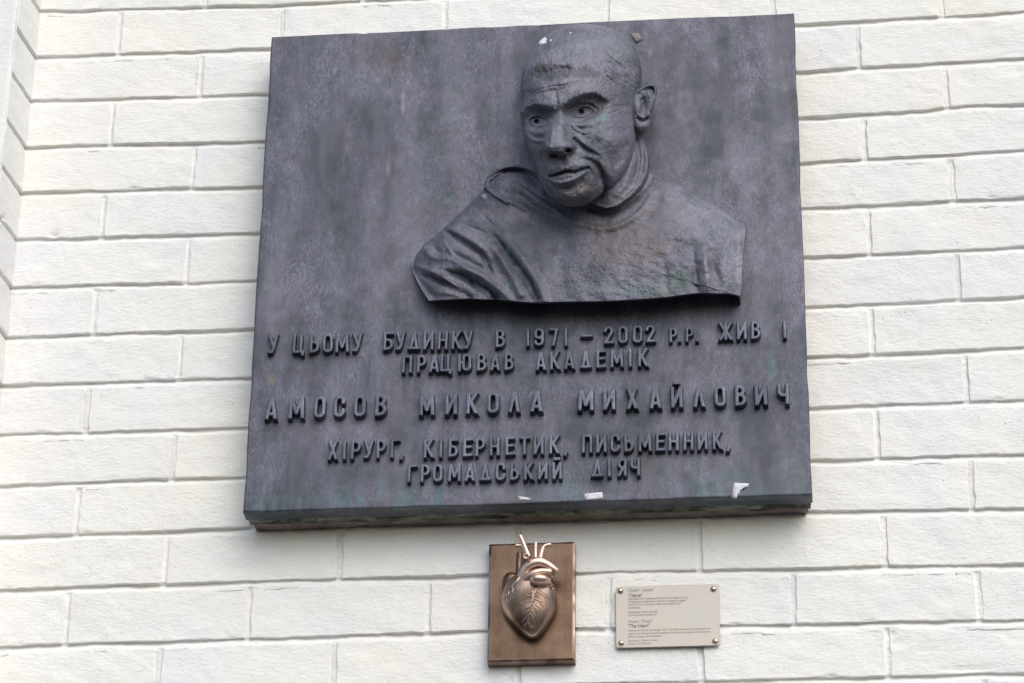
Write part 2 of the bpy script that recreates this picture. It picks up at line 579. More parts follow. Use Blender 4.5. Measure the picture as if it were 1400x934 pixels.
def brick_surface(xa, xb, row, seed, face=None):
    """front of one brick as a displaced sheet wrapped round its edges; local y = 0 is the wall face"""
    L = xb - xa
    u = edge_axis(L, 0.0036)
    v = edge_axis(ROWP - bed(row), 0.0036)
    U, V = np.meshgrid(u, v, indexing='ij')
    Xn = xa + U * L
    zt = rowline(row, Xn) - bed(row)
    zb = rowline(row + 1, Xn)
    Z = zb + V * (zt - zb)
    wob = lambda s, f, a: a * vnoise(Z * f + s, np.zeros_like(Z) + s * 1.7, seed=seed)
    Xn = Xn + (1 - U) * wob(1.3, 90, .0010) + U * wob(7.7, 90, .0010)
    ex = np.minimum(U, 1 - U) * L
    ez = np.minimum(V * 1.0, (1 - V)) * (zt - zb)
    ez = np.minimum(V * (zt - zb) * 1.25, (1 - V) * (zt - zb) * 0.8)
    ex = ex * 1.7
    e = -np.log(np.exp(-ex / .0012) + np.exp(-ez / .0012)) * .0012
    e = np.clip(e + .0008, 0, None)
    r = 0.0025 + 0.0008 * vnoise(Xn * 40 + seed, Z * 40, seed=seed + 3)
    t = np.clip(e / r, 0, 1)
    drop = r * (1 - np.sqrt(np.clip(1 - (1 - t) ** 2, 0, 1)))
    rnd = (math.sin(seed * 3.17) * 4375.3) % 1.0
    rel = 0.0009 * vnoise(Xn * 11 + seed * 3.1, Z * 16, seed=seed) + 0.00055 * vnoise(Xn * 42, Z * 60 + seed, seed=seed + 1) \
        + 0.00030 * fbm(Xn * 130, Z * 170 + seed, 3, seed=seed + 2) - 0.0012 * (rnd - 0.5)
    lump = np.clip(vnoise(Xn * 75, Z * 110 + seed, seed=seed + 9) - .62, 0, 1) * .0016
    Y = drop - rel - lump + damage(Xn, Z)
    return Xn, Y, Z


def make_brick(xa, xb, row, seed, parent, to_world=None):
    Xn, Y, Z = brick_surface(xa, xb, row, seed)
    nu, nv = Xn.shape
    P = np.stack([Xn, Y, Z], -1)
    V = P.reshape(-1, 3)
    Q = [grid_quads(nu, nv)]
    # sides running back into the mortar
    ring = np.concatenate([np.arange(nu) * nv, (nu - 1) * nv + np.arange(1, nv), (np.arange(nu - 2, -1, -1)) * nv + nv - 1, np.arange(nv - 2, 0, -1)])
    back = V[ring].copy()
    back[:, 1] = 0.016
    o = len(V)
    V = np.concatenate([V, back])
    a = np.arange(len(ring))
    b2 = (a + 1) % len(ring)
    Q.append(np.stack([ring[b2], ring[a], o + a, o + b2], 1))
    Q = np.concatenate(Q)
    if to_world is not None:
        V = to_world(V)
    me = mesh_np('brick', V, Q)
    return link('brick', me, PAINT, parent)


wall = empty('brick_wall', (0, 0, 0), 'white painted brick wall that carries the bronze plaque and the small plates', 'wall')
seed = 10
ROWS = range(-5, 18)
for r in ROWS:
    idxs = [i for i in range(1, 17) if (i + r) % 2 == 1]
    xs = [-0.8430] + [joint_x(r, i) for i in idxs]
    for a, b_ in zip(xs[:-1], xs[1:]):
        g = 0.0037 + 0.0007 * math.sin(seed * 2.3)
        xa = a + (g if a > -.83 else 0.0)
        if xa > 0.80:
            continue
        make_brick(xa, b_ - g, r, seed, wall)
        seed += 1

# mortar: struck bed joints (deep under the upper brick, flush above the lower one), shallow hollow perpends
mx = np.arange(-0.862, 1.02, 0.0040)
mz = np.arange(-0.82, 0.91, 0.0015)
MX, MZ = np.meshgrid(mx, mz, indexing='ij')
MY = np.full(MX.shape, 0.0090)
for r in ROWS:
    top = rowline(r, mx)[:, None]
    tt = (top - MZ) / bed(r)
    m = (tt > -0.35) & (tt < 1.45)
    prof = 0.0054 - 0.0042 * sstep(0.15, 0.95, tt)
    prof = prof + 0.0006 * vnoise(MX * 50, MZ * 200 + r, seed=3) + 0.0012 * np.clip(vnoise(MX * 18 + r * 3, MZ * 0 + r, seed=8), -.6, 1)
    MY = np.where(m, prof, MY)
for r in ROWS:
    top = rowline(r, mx)[:, None] - bed(r) * .7
    bot = rowline(r + 1, mx)[:, None]
    inr = (MZ < top + .001) & (MZ > bot - .001)
    for i in range(1, 17):
        if (i + r) % 2 != 1:
            continue
        xj = joint_x(r, i)
        s = (MX - xj) / 0.0052
        m = inr & (np.abs(s) < 1.3)
        prof = 0.0012 + 0.0020 * np.clip(1 - s ** 2, -.3, 1) + 0.0005 * vnoise(MX * 80, MZ * 60 + i, seed=4) + 0.0006 * vnoise(MX * 0 + r * 5.1, MZ * 25 + i * 7.7, seed=14)
        fade = sstep(0, .004, top - MZ) * sstep(-.0008, .0022, MZ - bot)
        MY = np.where(m, prof * fade + MY * (1 - fade), MY)
MY = MY + 0.00030 * fbm(MX * 150, MZ * 220, 3, seed=21)
for i in range(0, len(mx) - 20, 24):
    sl_ = slice(i, i + 24 if i + 48 < len(mx) else len(mx))
    MY[sl_] += damage(MX[sl_], MZ[sl_]) * .8 if i + 24 < len(mx) else 0

V = np.stack([MX, MY, MZ], -1).reshape(-1, 3)
link('mortar', mesh_np('mortar', V, grid_quads(len(mx), len(mz))), PAINT, wall)['kind'] = 'stuff'

# projecting pier at the left: narrow brick return and a plastered front
pier = empty('plastered_pier', (-0.9, -0.08, 0), 'white pier at the left edge with a narrow brick return and a smooth plastered front', 'pier')


def to_return(V):
    """wall-face coordinates -> the return: x runs outwards from the corner, the face looks right"""
    d = V[:, 0] + 0.8385
    return np.stack([-0.8385 - d * 0.09 - V[:, 1], -d, V[:, 2]], 1)


for r in ROWS:
    make_brick(-0.8385 - .004, -0.8385 + 0.0815, r, seed, pier, to_return)
    seed += 1
rx = np.arange(-.006, 0.0835, 0.0026)
RX, RZ = np.meshgrid(rx, mz, indexing='ij')
RY = np.full(RX.shape, 0.009)
for r in ROWS:
    top = rowline(r, rx - .8385)[:, None]
    tt = (top - RZ) / bed(r)
    RY = np.where((tt > -.35) & (tt < 1.45), 0.0054 - 0.0042 * sstep(.15, .95, tt), RY)
RY = RY + 0.0003 * fbm(RX * 150, RZ * 220, 3, seed=22)
RY = np.where(RX > .0805, 0.001, RY)
V = np.stack([-0.8385 - RX * .09 - RY, -RX, RZ], -1).reshape(-1, 3)
link('mortar', mesh_np('mortar', V, grid_quads(len(rx), len(mz))), PAINT, pier)['kind'] = 'stuff'
px_ = np.arange(-1.25, -0.8449, 0.004)
PX, PZ = np.meshgrid(px_, mz[::3], indexing='ij')
e = np.clip((-0.8452 - PX) / .006, 0, 1)
PY = -0.0832 + .006 * (1 - np.sqrt(1 - (1 - e) ** 2)) + 0.0006 * fbm(PX * 14, PZ * 14, 4, seed=31)
V = np.stack([PX, PY, PZ], -1).reshape(-1, 3)
link('plaster_face', mesh_np('plaster_face', V, grid_quads(len(px_), len(mz[::3]))), PAINT, pier)

# the pavement below the frame: it is what throws light up under the ledges
M_PAVE = make_simple('pavement', (0.07, 0.068, 0.065), (0.09, 0.088, 0.085), 0.9, 3, 0.5)
gv = np.array([[-40, -40, -3.43], [40, -40, -3.43], [40, 0.0, -3.43], [-40, 0.0, -3.43]])
pav = link('pavement', mesh_np('pavement', gv, [[0, 1, 2, 3]]), M_PAVE)
pav['kind'] = 'structure'

# ------------------------------------------------------------------ memorial plaque
PL, PR, PB, PT = -0.4840, 0.2458, -0.2968, 0.4330
YF = -0.060                        # front face of the bronze panel
plaque = empty('memorial_plaque', ((PL + PR) / 2, 0, PB), 'large dark bronze memorial plaque with a portrait bust and raised Cyrillic lettering', 'plaque')


def frame_axis(a, b, step):
    L = b - a
    e = np.array([0, .0006, .0014, .0026, .0045])
    return np.concatenate([a + e, np.linspace(a + .008, b - .008, int(L / step)), (b - e)[::-1]])


gx, gz = frame_axis(PL, PR, .0045), frame_axis(PB, PT, .0045)
GX, GZ = np.meshgrid(gx, gz, indexing='ij')
ed = np.minimum(np.minimum(GX - PL, PR - GX), np.minimum(GZ - PB, PT - GZ))
chip = 0.0
for (px, py, rr, dp) in [(497, 42, 5, 4), (452, 44, 2, 2), (735, 36, 3, 2), (610, 39, 2, 1.2), (1096, 300, 3, 2), (1103, 480, 2, 2)]:
    q = at(px, py, YF)
    chip = chip + dp * .001 * np.exp(-((GX - q[0]) ** 2 + (GZ - q[2]) ** 2) / (rr * .001) ** 2)
r_ = .0026
t_ = np.clip(ed / r_, 0, 1)
GY = YF + r_ * (1 - np.sqrt(np.clip(1 - (1 - t_) ** 2, 0, 1))) * .8 - 0.00045 * fbm(GX * 9, GZ * 9, 4, seed=41) - 0.00012 * fbm(GX * 70, GZ * 70, 3, seed=42) + chip
GXw = GX + np.where(GX < PL + .004, .0008, np.where(GX > PR - .004, -.0008, 0)) * vnoise(GZ * 25, GZ * 0, seed=2)
GZw = GZ + np.where(GZ > PT - .004, -.0012, 0) * np.clip(vnoise(GX * 30, GX * 0, seed=3), 0, 1) + np.where(GZ < PB + .004, .0005, 0) * vnoise(GX * 20, GX * 0, seed=4)
V = np.stack([GXw, GY, GZw], -1).reshape(-1, 3)
nu, nv = len(gx), len(gz)
ring = np.concatenate([np.arange(nu) * nv, (nu - 1) * nv + np.arange(1, nv), (np.arange(nu - 2, -1, -1)) * nv + nv - 1, np.arange(nv - 2, 0, -1)])
o = len(V)
b1 = V[ring].copy()
b1[:, 1] = YF + .026
V = np.concatenate([V, b1, [[(PL + PR) / 2, YF + .026, (PB + PT) / 2]]])
a = np.arange(len(ring))
b2 = (a + 1) % len(ring)
Q = np.concatenate([grid_quads(nu, nv), np.stack([ring[b2], ring[a], o + a, o + b2], 1)])
T = np.stack([o + b2, o + a, np.full(len(a), len(V) - 1)], 1)
me = mesh_np('panel', V, Q, tris=T)
# rubbed and stained marks (green runs, pale scratches) as a painted attribute
STV = V
st = np.zeros((len(V), 4), np.float32)


def stain_shade(px, py, rx, ry, col, alpha, slope=0.0):
    q = at(px, py, YF)
    dx = (STV[:, 0] - q[0]) / (rx * .001)
    dz = (STV[:, 2] - q[2]) / (ry * .001)
    w = alpha * np.exp(-(dx + slope * dz) ** 2 - dz ** 2) * np.clip(.7 + .6 * vnoise(STV[:, 0] * 160, STV[:, 2] * 120, seed=77), 0, 1.3)
    k = w > st[:, 3]
    st[k, :3] = col
    st[:, 3] = np.maximum(st[:, 3], w)


GREEN, VIOL, DARK, PALE, OCHRE = (.10, .24, .22), (.26, .24, .29), (.05, .055, .065), (.5, .5, .52), (.24, .21, .10)
for a_ in [(475, 192, 7, 26, VIOL, .5), (470, 225, 4, 40, GREEN, .3), (405, 135, 3, 12, GREEN, .4), (455, 285, 10, 8, DARK, .8), (614, 272, 5, 6, GREEN, .7),
           (620, 130, 26, 8, VIOL, .35), (380, 430, 30, 60, VIOL, .35), (445, 250, 4, 60, DARK, .4), (583, 160, 22, 6, DARK, .5), (395, 215, 16, 7, DARK, .5),
           (404, 330, 8, 30, DARK, .5), (560, 330, 34, 60, VIOL, .35), (545, 500, 4, 90, VIOL, .3), (445, 682, 60, 10, GREEN, .18), (520, 665, 4, 26, GREEN, .35),
           (371, 520, 7, 6, OCHRE, .7), (700, 670, 30, 20, VIOL, .3), (1003, 655, 30, 8, GREEN, .25), (1056, 505, 4, 30, GREEN, .45), (985, 585, 12, 6, DARK, .7),
           (1075, 570, 7, 14, (.10, .075, .07), .8), (1060, 612, 26, 4, DARK, .7), (1030, 230, 30, 50, VIOL, .35), (935, 140, 20, 50, VIOL, .3), (1050, 330, 30, 50, VIOL, .25),
           (770, 672, 3, 20, GREEN, .5), (930, 530, 30, 12, VIOL, .3), (470, 600, 60, 40, VIOL, .28), (1008, 160, 40, 8, DARK, .4), (740, 500, 5, 30, GREEN, .2)]:
    stain_shade(*a_)
for (px, py, ln) in [(551, 140, 20), (530, 235, 18), (458, 98, 6), (377, 163, 2), (394, 83, 2), (889, 72, 8)]:
    stain_shade(px, py, 1.6, ln, (.42, .42, .46), .55, .08)
ca = me.color_attributes.new('stain_shade', 'FLOAT_COLOR', 'POINT')
ca.data.foreach_set('color', st.ravel())
link('panel', me, M_PANEL, plaque)


def slab(name, x0, x1, y0, y1, z0, z1, m, parent, seed, step=.006, amp=.0012):
    """rough-edged box without its hidden faces subdivided: ring sections along the four sides"""
    n = int((x1 - x0) / step)
    k = int((z1 - z0) / step)
    per = [(x0 + (x1 - x0) * i / n, z0, 0, -1) for i in range(n)] + [(x1, z0 + (z1 - z0) * i / k, 1, 0) for i in range(k)] + \
          [(x1 - (x1 - x0) * i / n, z1, 0, 1) for i in range(n)] + [(x0, z1 - (z1 - z0) * i / k, -1, 0) for i in range(k)]
    per = np.array(per)
    ys = np.linspace(y0, y1, 6)
    rows = []
    for j, y in enumerate(ys):
        w = amp * fbm(per[:, 0] * 45 + y * 400, per[:, 1] * 45 + j * .9, 3, seed=seed) + (-.0015 if j in (0, 5) else 0)
        rows.append(np.stack([per[:, 0] + per[:, 2] * w, np.full(len(per), y), per[:, 1] + per[:, 3] * w], 1))
    V = np.concatenate(rows)
    N = len(per)
    Q = grid_quads_rings(6, N)
    V = np.concatenate([V, [[(x0 + x1) / 2, y0, (z0 + z1) / 2], [(x0 + x1) / 2, y1, (z0 + z1) / 2]]])
    a = np.arange(N)
    T = np.concatenate([np.stack([a, (a + 1) % N, np.full(N, len(V) - 2)], 1), np.stack([5 * N + (a + 1) % N, 5 * N + a, np.full(N, len(V) - 1)], 1)])
    return link(name, mesh_np(name, V, Q, tris=T), m, parent)


slab('backing_slab', PL + .002, PR - .002, YF + .0262, YF + .045, PB + .0006, PT - .002, M_BACK, plaque, 51, amp=.0006)
slab('bedding_mortar', PL + .006, PR - .006, YF + .0452, 0.004, PB + .001, PT - .006, M_BED, plaque, 52, amp=.002)

# ------------------------------------------------------------------ raised letters
def arc(cx, cy, rx, ry, a0, a1, n=8):
    return [(cx + rx * math.cos(math.radians(a0 + (a1 - a0) * i / n)), cy + ry * math.sin(math.radians(a0 + (a1 - a0) * i / n))) for i in range(n + 1)]


def oval(w):
    r = w / 2
    return arc(r, 1 - r, r, r, 0, 180) + arc(r, r, r, r, 180, 360) + [(w, 1 - r)]


# strokes in a unit cell one letter high (centre lines; h = half stroke margin)
h_ = 0.085


def glyph(ch):
    b, t = 0.0, 1.0
    y0, y1 = h_, 1 - h_
    W = 0.34
    G = {
        'І': (0, [[(0, b), (0, t)]]),
        '1': (0, [[(0, b), (0, t)]]),
        'А': (.40, [[(0, b - .1), (.17, y1)], [(.40, b - .1), (.23, y1)], [(.07, .24), (.33, .24)]]),
        'Л': (.40, [[(0, b - .1), (.17, y1)], [(.40, b - .1), (.23, y1)]]),
        'Д': (.44, [[(.09, .12), (.20, y1)], [(.35, .12), (.24, y1)], [(.0, y0 + .01), (.44, y0 + .01)]]),
        'М': (.50, [[(0, b), (.03, t)], [(.50, b), (.47, t)], [(.03, t), (.25, .26)], [(.47, t), (.25, .26)]]),
        'И': (.36, [[(0, b), (0, t)], [(.36, b), (.36, t)], [(0.02, .1), (.34, .9)]]),
        'Й': (.36, [[(0, b), (0, t)], [(.36, b), (.36, t)], [(0.02, .1), (.34, .9)]]),
        'Н': (.35, [[(0, b), (0, t)], [(.35, b), (.35, t)], [(0, .5), (.35, .5)]]),
        'П': (.36, [[(0, b), (0, t)], [(.36, b), (.36, t)], [(0, y1), (.36, y1)]]),
        'К': (.36, [[(0, b), (0, t)], [(.36, t + .05), (.04, .46)], [(.10, .56), (.38, b - .05)]]),
        'Х': (.38, [[(0, b - .06), (.36, t + .06)], [(.38, b - .06), (.02, t + .06)]]),
        'Ж': (.60, [[(.30, b), (.30, t)], [(0, b - .05), (.28, .52), (0, t + .05)], [(.60, b - .05), (.32, .52), (.60, t + .05)]]),
        'У': (.36, [[(0, t), (.18, .42)], [(.36, t), (.20, .24), (.13, y0), (0, y0)]]),
        'О': (.34, [[(0, .25)] + [(0, .75)] + arc(.17, .75, .17, .17, 180, 0) + [(.34, .25)] + arc(.17, .25, .17, .17, 0, -180)]),
        '0': (.34, [[(0, .25)] + [(0, .75)] + arc(.17, .75, .17, .17, 180, 0) + [(.34, .25)] + arc(.17, .25, .17, .17, 0, -180)]),
        'С': (.34, [[(.34, .66), (.34, .75)] + arc(.17, .75, .17, .17, 0, 180) + arc(.17, .25, .17, .17, 180, 360) + [(.34, .33)]]),
        'В': (.32, [[(0, b), (0, t)], [(0, y1), (.14, y1)] + arc(.14, .73, .15, .185, 90, -90) + [(0, .53)], [(.12, .53)] + arc(.14, .308, .19, .222, 90, -90) + [(0, y0)]]),
        'Б': (.33, [[(0, b), (0, t)], [(0, y1), (.33, y1)], [(0, .56), (.14, .56)] + arc(.15, .322, .18, .237, 90, -90) + [(0, y0)]]),
        'Ь': (.32, [[(0, b), (0, t)], [(0, .56), (.13, .56)] + arc(.14, .322, .18, .237, 90, -90) + [(0, y0)]]),
        'Р': (.32, [[(0, b), (0, t)], [(0, y1), (.14, y1)] + arc(.15, .675, .17, .24, 90, -90) + [(0, .435)]]),
        'Я': (.32, [[(.32, b), (.32, t)], [(.32, y1), (.18, y1)] + arc(.17, .70, .17, .215, 90, 270) + [(.32, .485)], [(.2, .48), (0, b - .05)]]),
        'Г': (.30, [[(0, b), (0, t)], [(0, y1), (.32, y1)]]),
        'Е': (.30, [[(0, b), (0, t)], [(0, y1), (.31, y1)], [(0, .52), (.27, .52)], [(0, y0), (.32, y0)]]),
        'Т': (.36, [[(.18, b), (.18, t)], [(0, y1), (.36, y1)]]),
        'Ц': (.42, [[(0, y0), (0, t)], [(.32, y0), (.32, t)], [(0, y0), (.44, y0)], [(.43, y0), (.43, -.1)]]),
        'Ч': (.34, [[(.34, b), (.34, t)], [(0, t), (0, .66)] + arc(.14, .62, .14, .17, 180, 270) + [(.34, .45)]]),
        'Ю': (.52, [[(0, b), (0, t)], [(0, .5), (.2, .5)], [(.20, .25), (.20, .75)] + arc(.36, .75, .16, .165, 180, 0) + [(.52, .25)] + arc(.36, .25, .16, .165, 0, -180)]),
        '2': (.33, [[(0, .72), (0, .76)] + arc(.16, .76, .16, .16, 180, 0) + [(.31, .64), (.04, .14)], [(0, y0), (.35, y0)]]),
        '7': (.33, [[(0, y1), (.33, y1)], [(.32, y1), (.14, b - .05)]]),
        '9': (.34, [[(.34, .25), (.34, .75)] + arc(.17, .75, .17, .17, 0, 180) + [(0, .62)] + arc(.17, .60, .17, .15, 180, 330), [(.34, .30)] + arc(.17, .25, .17, .165, 0, -180) + [(0, .27)]]),
        '–': (.46, [[(0, .45), (.46, .45)]]),
        '.': (0, [[(0, 0), (0, .13)]]),
        ',': (0.03, [[(.03, .05), (.03, .13)], [(.05, .1), (-.02, -.12)]]),
    }
    return G[ch]


def make_letter(ch, hgt, depth, stroke):
    w, strokes = glyph(ch)
    hs = stroke / 2
    st_ = 0.00062
    low = -.13 if ch in 'Ц,' else 0.0
    xs = np.arange(-hs - .0030, w * hgt + hs + .0036, st_)
    zs = np.arange(low * hgt - .0030, hgt * (1.28 if ch == 'Й' else 1.0) + .0034, st_)
    ys = np.arange(-.0022, depth + .0019, st_)
    X, Z = np.meshgrid(xs, zs, indexing='ij')
    d = np.full(X.shape, 1e3)
    for s in strokes:
        P = np.array(s) * hgt
        for a, b in zip(P[:-1], P[1:]):
            ab = b - a
            t = np.clip(((X - a[0]) * ab[0] + (Z - a[1]) * ab[1]) / (ab @ ab + 1e-12), 0, 1)
            d = np.minimum(d, np.hypot(X - a[0] - t * ab[0], Z - a[1] - t * ab[1]))
    d = d - hs
    d = np.maximum(d, Z - hgt)
    d = np.maximum(d, low * hgt - Z)
    if ch == 'Й':
        bx = np.maximum(np.abs(X - w * hgt / 2) - .0046, np.abs(Z - hgt * 1.17) - .0024)
        d = np.minimum(d, bx)
    d = d + .00018 * vnoise(X * 700, Z * 700, seed=ord(ch))
    Y = ys[None, None, :]
    d3 = d[:, :, None] - 0.09 * (depth - Y)
    top = Y - depth
    k = .0009
    hgt_ = np.clip(.5 - .5 * (top - d3) / k, 0, 1)
    phi = -((-top) * (1 - hgt_) + (-d3) * hgt_ - k * hgt_ * (1 - hgt_)) if False else np.maximum(d3, top) + 0.25 * np.clip(k - np.abs(d3 - top), 0, None) ** 2 / k
    phi = np.maximum(phi, -.0012 - Y)
    V, Q = surface_nets(phi.astype(np.float64), (xs[0], zs[0], ys[0]), st_)
    V = np.stack([V[:, 0] - w * hgt / 2, -V[:, 2], V[:, 1]], 1)
    return mesh_np('letter', V, Q)


LCACHE = {}
rng = random.Random(7)
FACE = {'a': (.0300, .0088, .0040), 'b': (.0290, .0090, .0039), 'c': (.0345, .0108, .0049), 'p': (.0225, .0080, .0036)}


def line(size, items):
    """items: (char, px centre, py of the foot of the face, height px)"""
    for ch, px, py, hp in items:
        H, D, S = FACE[size]
        yf = YF - D
        base = at(px, py, yf)
        top = at(px, py - hp, yf)
        H = round((top[2] - base[2]) / .0005) * .0005
        H = min(max(H, .018), .04)
        key = (ch, size, H)
        if key not in LCACHE:
            LCACHE[key] = make_letter(ch, H, D, S)
        o = link('letter', LCACHE[key], M_LETTER, plaque)
        o.location = (base[0], YF, base[2])
        o.rotation_euler = (0, math.radians(rng.uniform(-1.4, 1.4)), 0)
        o.scale = (rng.uniform(.97, 1.04), 1, 1)


def run(s, xs, ya, yb, hp):
    x0, x1 = xs[0], xs[-1]
    return [(c, x, ya + (yb - ya) * ((x - x0) / (x1 - x0) if x1 != x0 else 0), hp) for c, x in zip(s, xs)]


line('a', run('У', [372.1], 483.6, 483.6, 27) + run('ЦЬОМУ', [407, 429, 447.4, 467, 487.9], 483, 480.7, 26)
     + run('БУДИНКУ', [530, 547, 565, 585, 604.3, 623.6, 639.3], 478.6, 477, 25.5) + run('В', [683.6], 474.6, 474.6, 25)
     + run('1971', [721.4, 736.4, 756.4, 773.6], 473, 472.6, 25) + run('–', [801.4], 470, 470, 25) + run('2002', [832, 851.4, 871.4, 889.3], 470, 468, 24.5)
     + run('ЖИВ', [992, 1014, 1033], 464.8, 463.2, 24.3) + run('І', [1073], 462, 462, 24))
line('p', run('Р.Р.', [920.6, 928.8, 942.6, 952.9], 467.7, 467.0, 20))
line('b', run('ПРАЦЮВАВ', [555.7, 575.7, 592.9, 609, 635, 657.9, 676.4, 695.7], 509.6, 505.7, 24) + run('АКАДЕМІК', [739.3, 758.9, 778.3, 800.7, 821.4, 843.3, 861.4, 879.3], 505.7, 500.7, 25))
line('c', run('АМОСОВ', [369.6, 404.2, 435.6, 463, 491, 519.7], 573, 568.4, 29.5) + run('МИКОЛА', [583, 616, 645, 673.4, 702.4, 733], 567.6, 562.5, 29)
     + run('МИХАЙЛОВИЧ', [800.4, 832.7, 864.2, 896.3, 925.4, 955.8, 985, 1012.8, 1040.8, 1071], 561, 552.8, 28.8))
line('b', run('ХІРУРГ,', [454.3, 470, 485.4, 502.9, 520.6, 539.3, 548.6], 628.6, 625, 26) + run('КІБЕРНЕТИК,', [586, 602, 619, 638.8, 655.8, 675.8, 697, 716.6, 736, 757.8, 773], 625.7, 619.8, 25.3)
     + run('ПИСЬМЕННИК,', [802.3, 822, 841, 859.9, 881.7, 902.3, 920.6, 941, 960.6, 981.3, 995.5], 619, 614, 25.3)
     + run('ГРОМАДСЬКИЙ', [562.3, 580.6, 598, 620.6, 641.8, 663, 683.8, 703, 722.6, 741.6, 761.5], 659, 655.0, 24) + run('ДІЯЧ', [816, 833, 850, 868.4], 652, 650.4, 25))

# ------------------------------------------------------------------ portrait bust in high relief
S_REF = float((at(800, 230, YF) - CAM) @ RM[:, 1])
UPX = S_REF / FPX                                  # metres per photograph pixel at the plaque


def plaque_depth(px, py):
    d = rays(np.stack([px, py], 1))
    return (S_REF - (YF - CAM[1]) / d[:, 1]) / UPX


def lift(px, py, Z):
    """measured outline position + modelled distance towards the viewer (in UPX) -> metres"""
    d = rays(np.stack([px, py], 1))
    return CAM + d * (S_REF - Z * UPX)[:, None]


def polar(center, outline, nth, nr, n_c=6, mid=0.0):
    P = catmull(np.array(list(outline) + [outline[0]], float), n_c)[:-1]
    ang = np.unwrap(np.arctan2(P[:, 1] - center[1], P[:, 0] - center[0]))
    if ang[-1] < ang[0]:
        P, ang = P[::-1], ang[::-1]
    ang = np.maximum.accumulate(ang + np.arange(len(ang)) * 1e-7)
    rad = np.hypot(P[:, 0] - center[0], P[:, 1] - center[1])
    A = np.concatenate([ang - 2 * math.pi, ang, ang + 2 * math.pi])
    R = np.concatenate([rad, rad, rad])
    th = np.linspace(ang[0], ang[0] + 2 * math.pi, nth, endpoint=False)
    B = np.interp(th, A, R)
    s = np.linspace(0, 1, nr)
    r = .45 * s + .55 * np.sin(s * math.pi / 2)
    X = center[0] + B[:, None] * np.cos(th)[:, None] * r[None]
    Y = center[1] + B[:, None] * np.sin(th)[:, None] * r[None]
    return X, Y, np.broadcast_to(r[None], X.shape), th


class Clay:
    """height field Z over X, Y with modelling strokes"""

    def __init__(s, X, Y, Z):
        s.X, s.Y, s.Z = X, Y, Z

    def G(s, cx, cy, sx, sy, amp, rot=0, p=2):
        a = math.radians(rot)
        dx, dy = s.X - cx, s.Y - cy
        u = (dx * math.cos(a) + dy * math.sin(a)) / sx
        v = (-dx * math.sin(a) + dy * math.cos(a)) / sy
        q = u * u + v * v
        s.Z += amp * np.exp(-(q if p == 2 else q ** (p / 2)))

    def dist(s, pts, smooth=True, pad=90):
        P = np.array(pts, float)
        if smooth and len(P) > 2:
            P = catmull(P, 4)
        best = np.full(s.X.shape, 1e9)
        T = np.zeros(s.X.shape)
        sd = np.zeros(s.X.shape)
        n = len(P) - 1
        for i in range(n):
            a, b = P[i], P[i + 1]
            ab = b - a
            ap0, ap1 = s.X - a[0], s.Y - a[1]
            t = np.clip((ap0 * ab[0] + ap1 * ab[1]) / (ab @ ab + 1e-9), 0, 1)
            ex, ey = ap0 - t * ab[0], ap1 - t * ab[1]
            d = np.hypot(ex, ey)
            m = d < best
            best = np.where(m, d, best)
            T = np.where(m, (i + t) / n, T)
            sd = np.where(m, np.sign(ab[0] * ap1 - ab[1] * ap0), sd)
        return best, T, sd

    def S(s, pts, w, amp, w2=None, smooth=True):
        """stroke; amp may be a list along the stroke; w2 = width on the other side (right of travel, y down: sd<0 left/up)"""
        d, T, sd = s.dist(pts, smooth)
        A = np.interp(T, np.linspace(0, 1, len(amp)), amp) if np.ndim(amp) else amp
        W = w if w2 is None else np.where(sd > 0, w2, w)
        s.Z += A * np.exp(-(d / W) ** 2)

    def ball(s, cx, cy, rx, ry, top, base, rot=0):
        """spherical cap set into the surface"""
        a = math.radians(rot)
        dx, dy = s.X - cx, s.Y - cy
        u = (dx * math.cos(a) + dy * math.sin(a)) / rx
        v = (-dx * math.sin(a) + dy * math.cos(a)) / ry
        q = u * u + v * v
        return q


def sheet_to_mesh(name, px, py, Z, nth, nr, back, extra=None):
    V = lift(px.ravel(), py.ravel(), Z.ravel())
    Q = grid_quads(nth, nr, wrap=True)
    edge = np.arange(nth) * nr + nr - 1
    o = len(V)
    V = np.concatenate([V, V[edge]] + [b for b in back])
    a = np.arange(nth)
    b2 = (a + 1) % nth
    prev = o + a
    o += nth
    for k in range(len(back)):
        cur = o + k * nth + a
        Q = np.concatenate([Q, np.stack([prev[a], prev[b2], cur[b2], cur[a]], 1)])
        prev = cur
    return V, Q


def paint_stains_and_shade(me, V, items):
    """items: px, py, rx, ry, colour, alpha in photograph pixels, found by projecting the surface points back"""
    q = (V - CAM) @ RM
    px = 700 + FPX * q[:, 0] / q[:, 1]
    py = 467 - FPX * q[:, 2] / q[:, 1]
    st = np.zeros((len(V), 4), np.float32)
    for (x, y, rx, ry, col, al, thr) in items:
        w = np.exp(-((px - x) / rx) ** 2 - ((py - y) / ry) ** 2)
        nz = vnoise(px * .9, py * .7, seed=int(x)) * .5 + vnoise(px * .25, py * .2, seed=int(y)) * .5
        w = al * sstep(thr, thr + .25, w + .35 * nz)
        k = w > st[:, 3]
        st[k, :3] = col
        st[:, 3] = np.maximum(st[:, 3], w)
    ca = me.color_attributes.new('stain_shade', 'FLOAT_COLOR', 'POINT')
    ca.data.foreach_set('color', st.ravel())


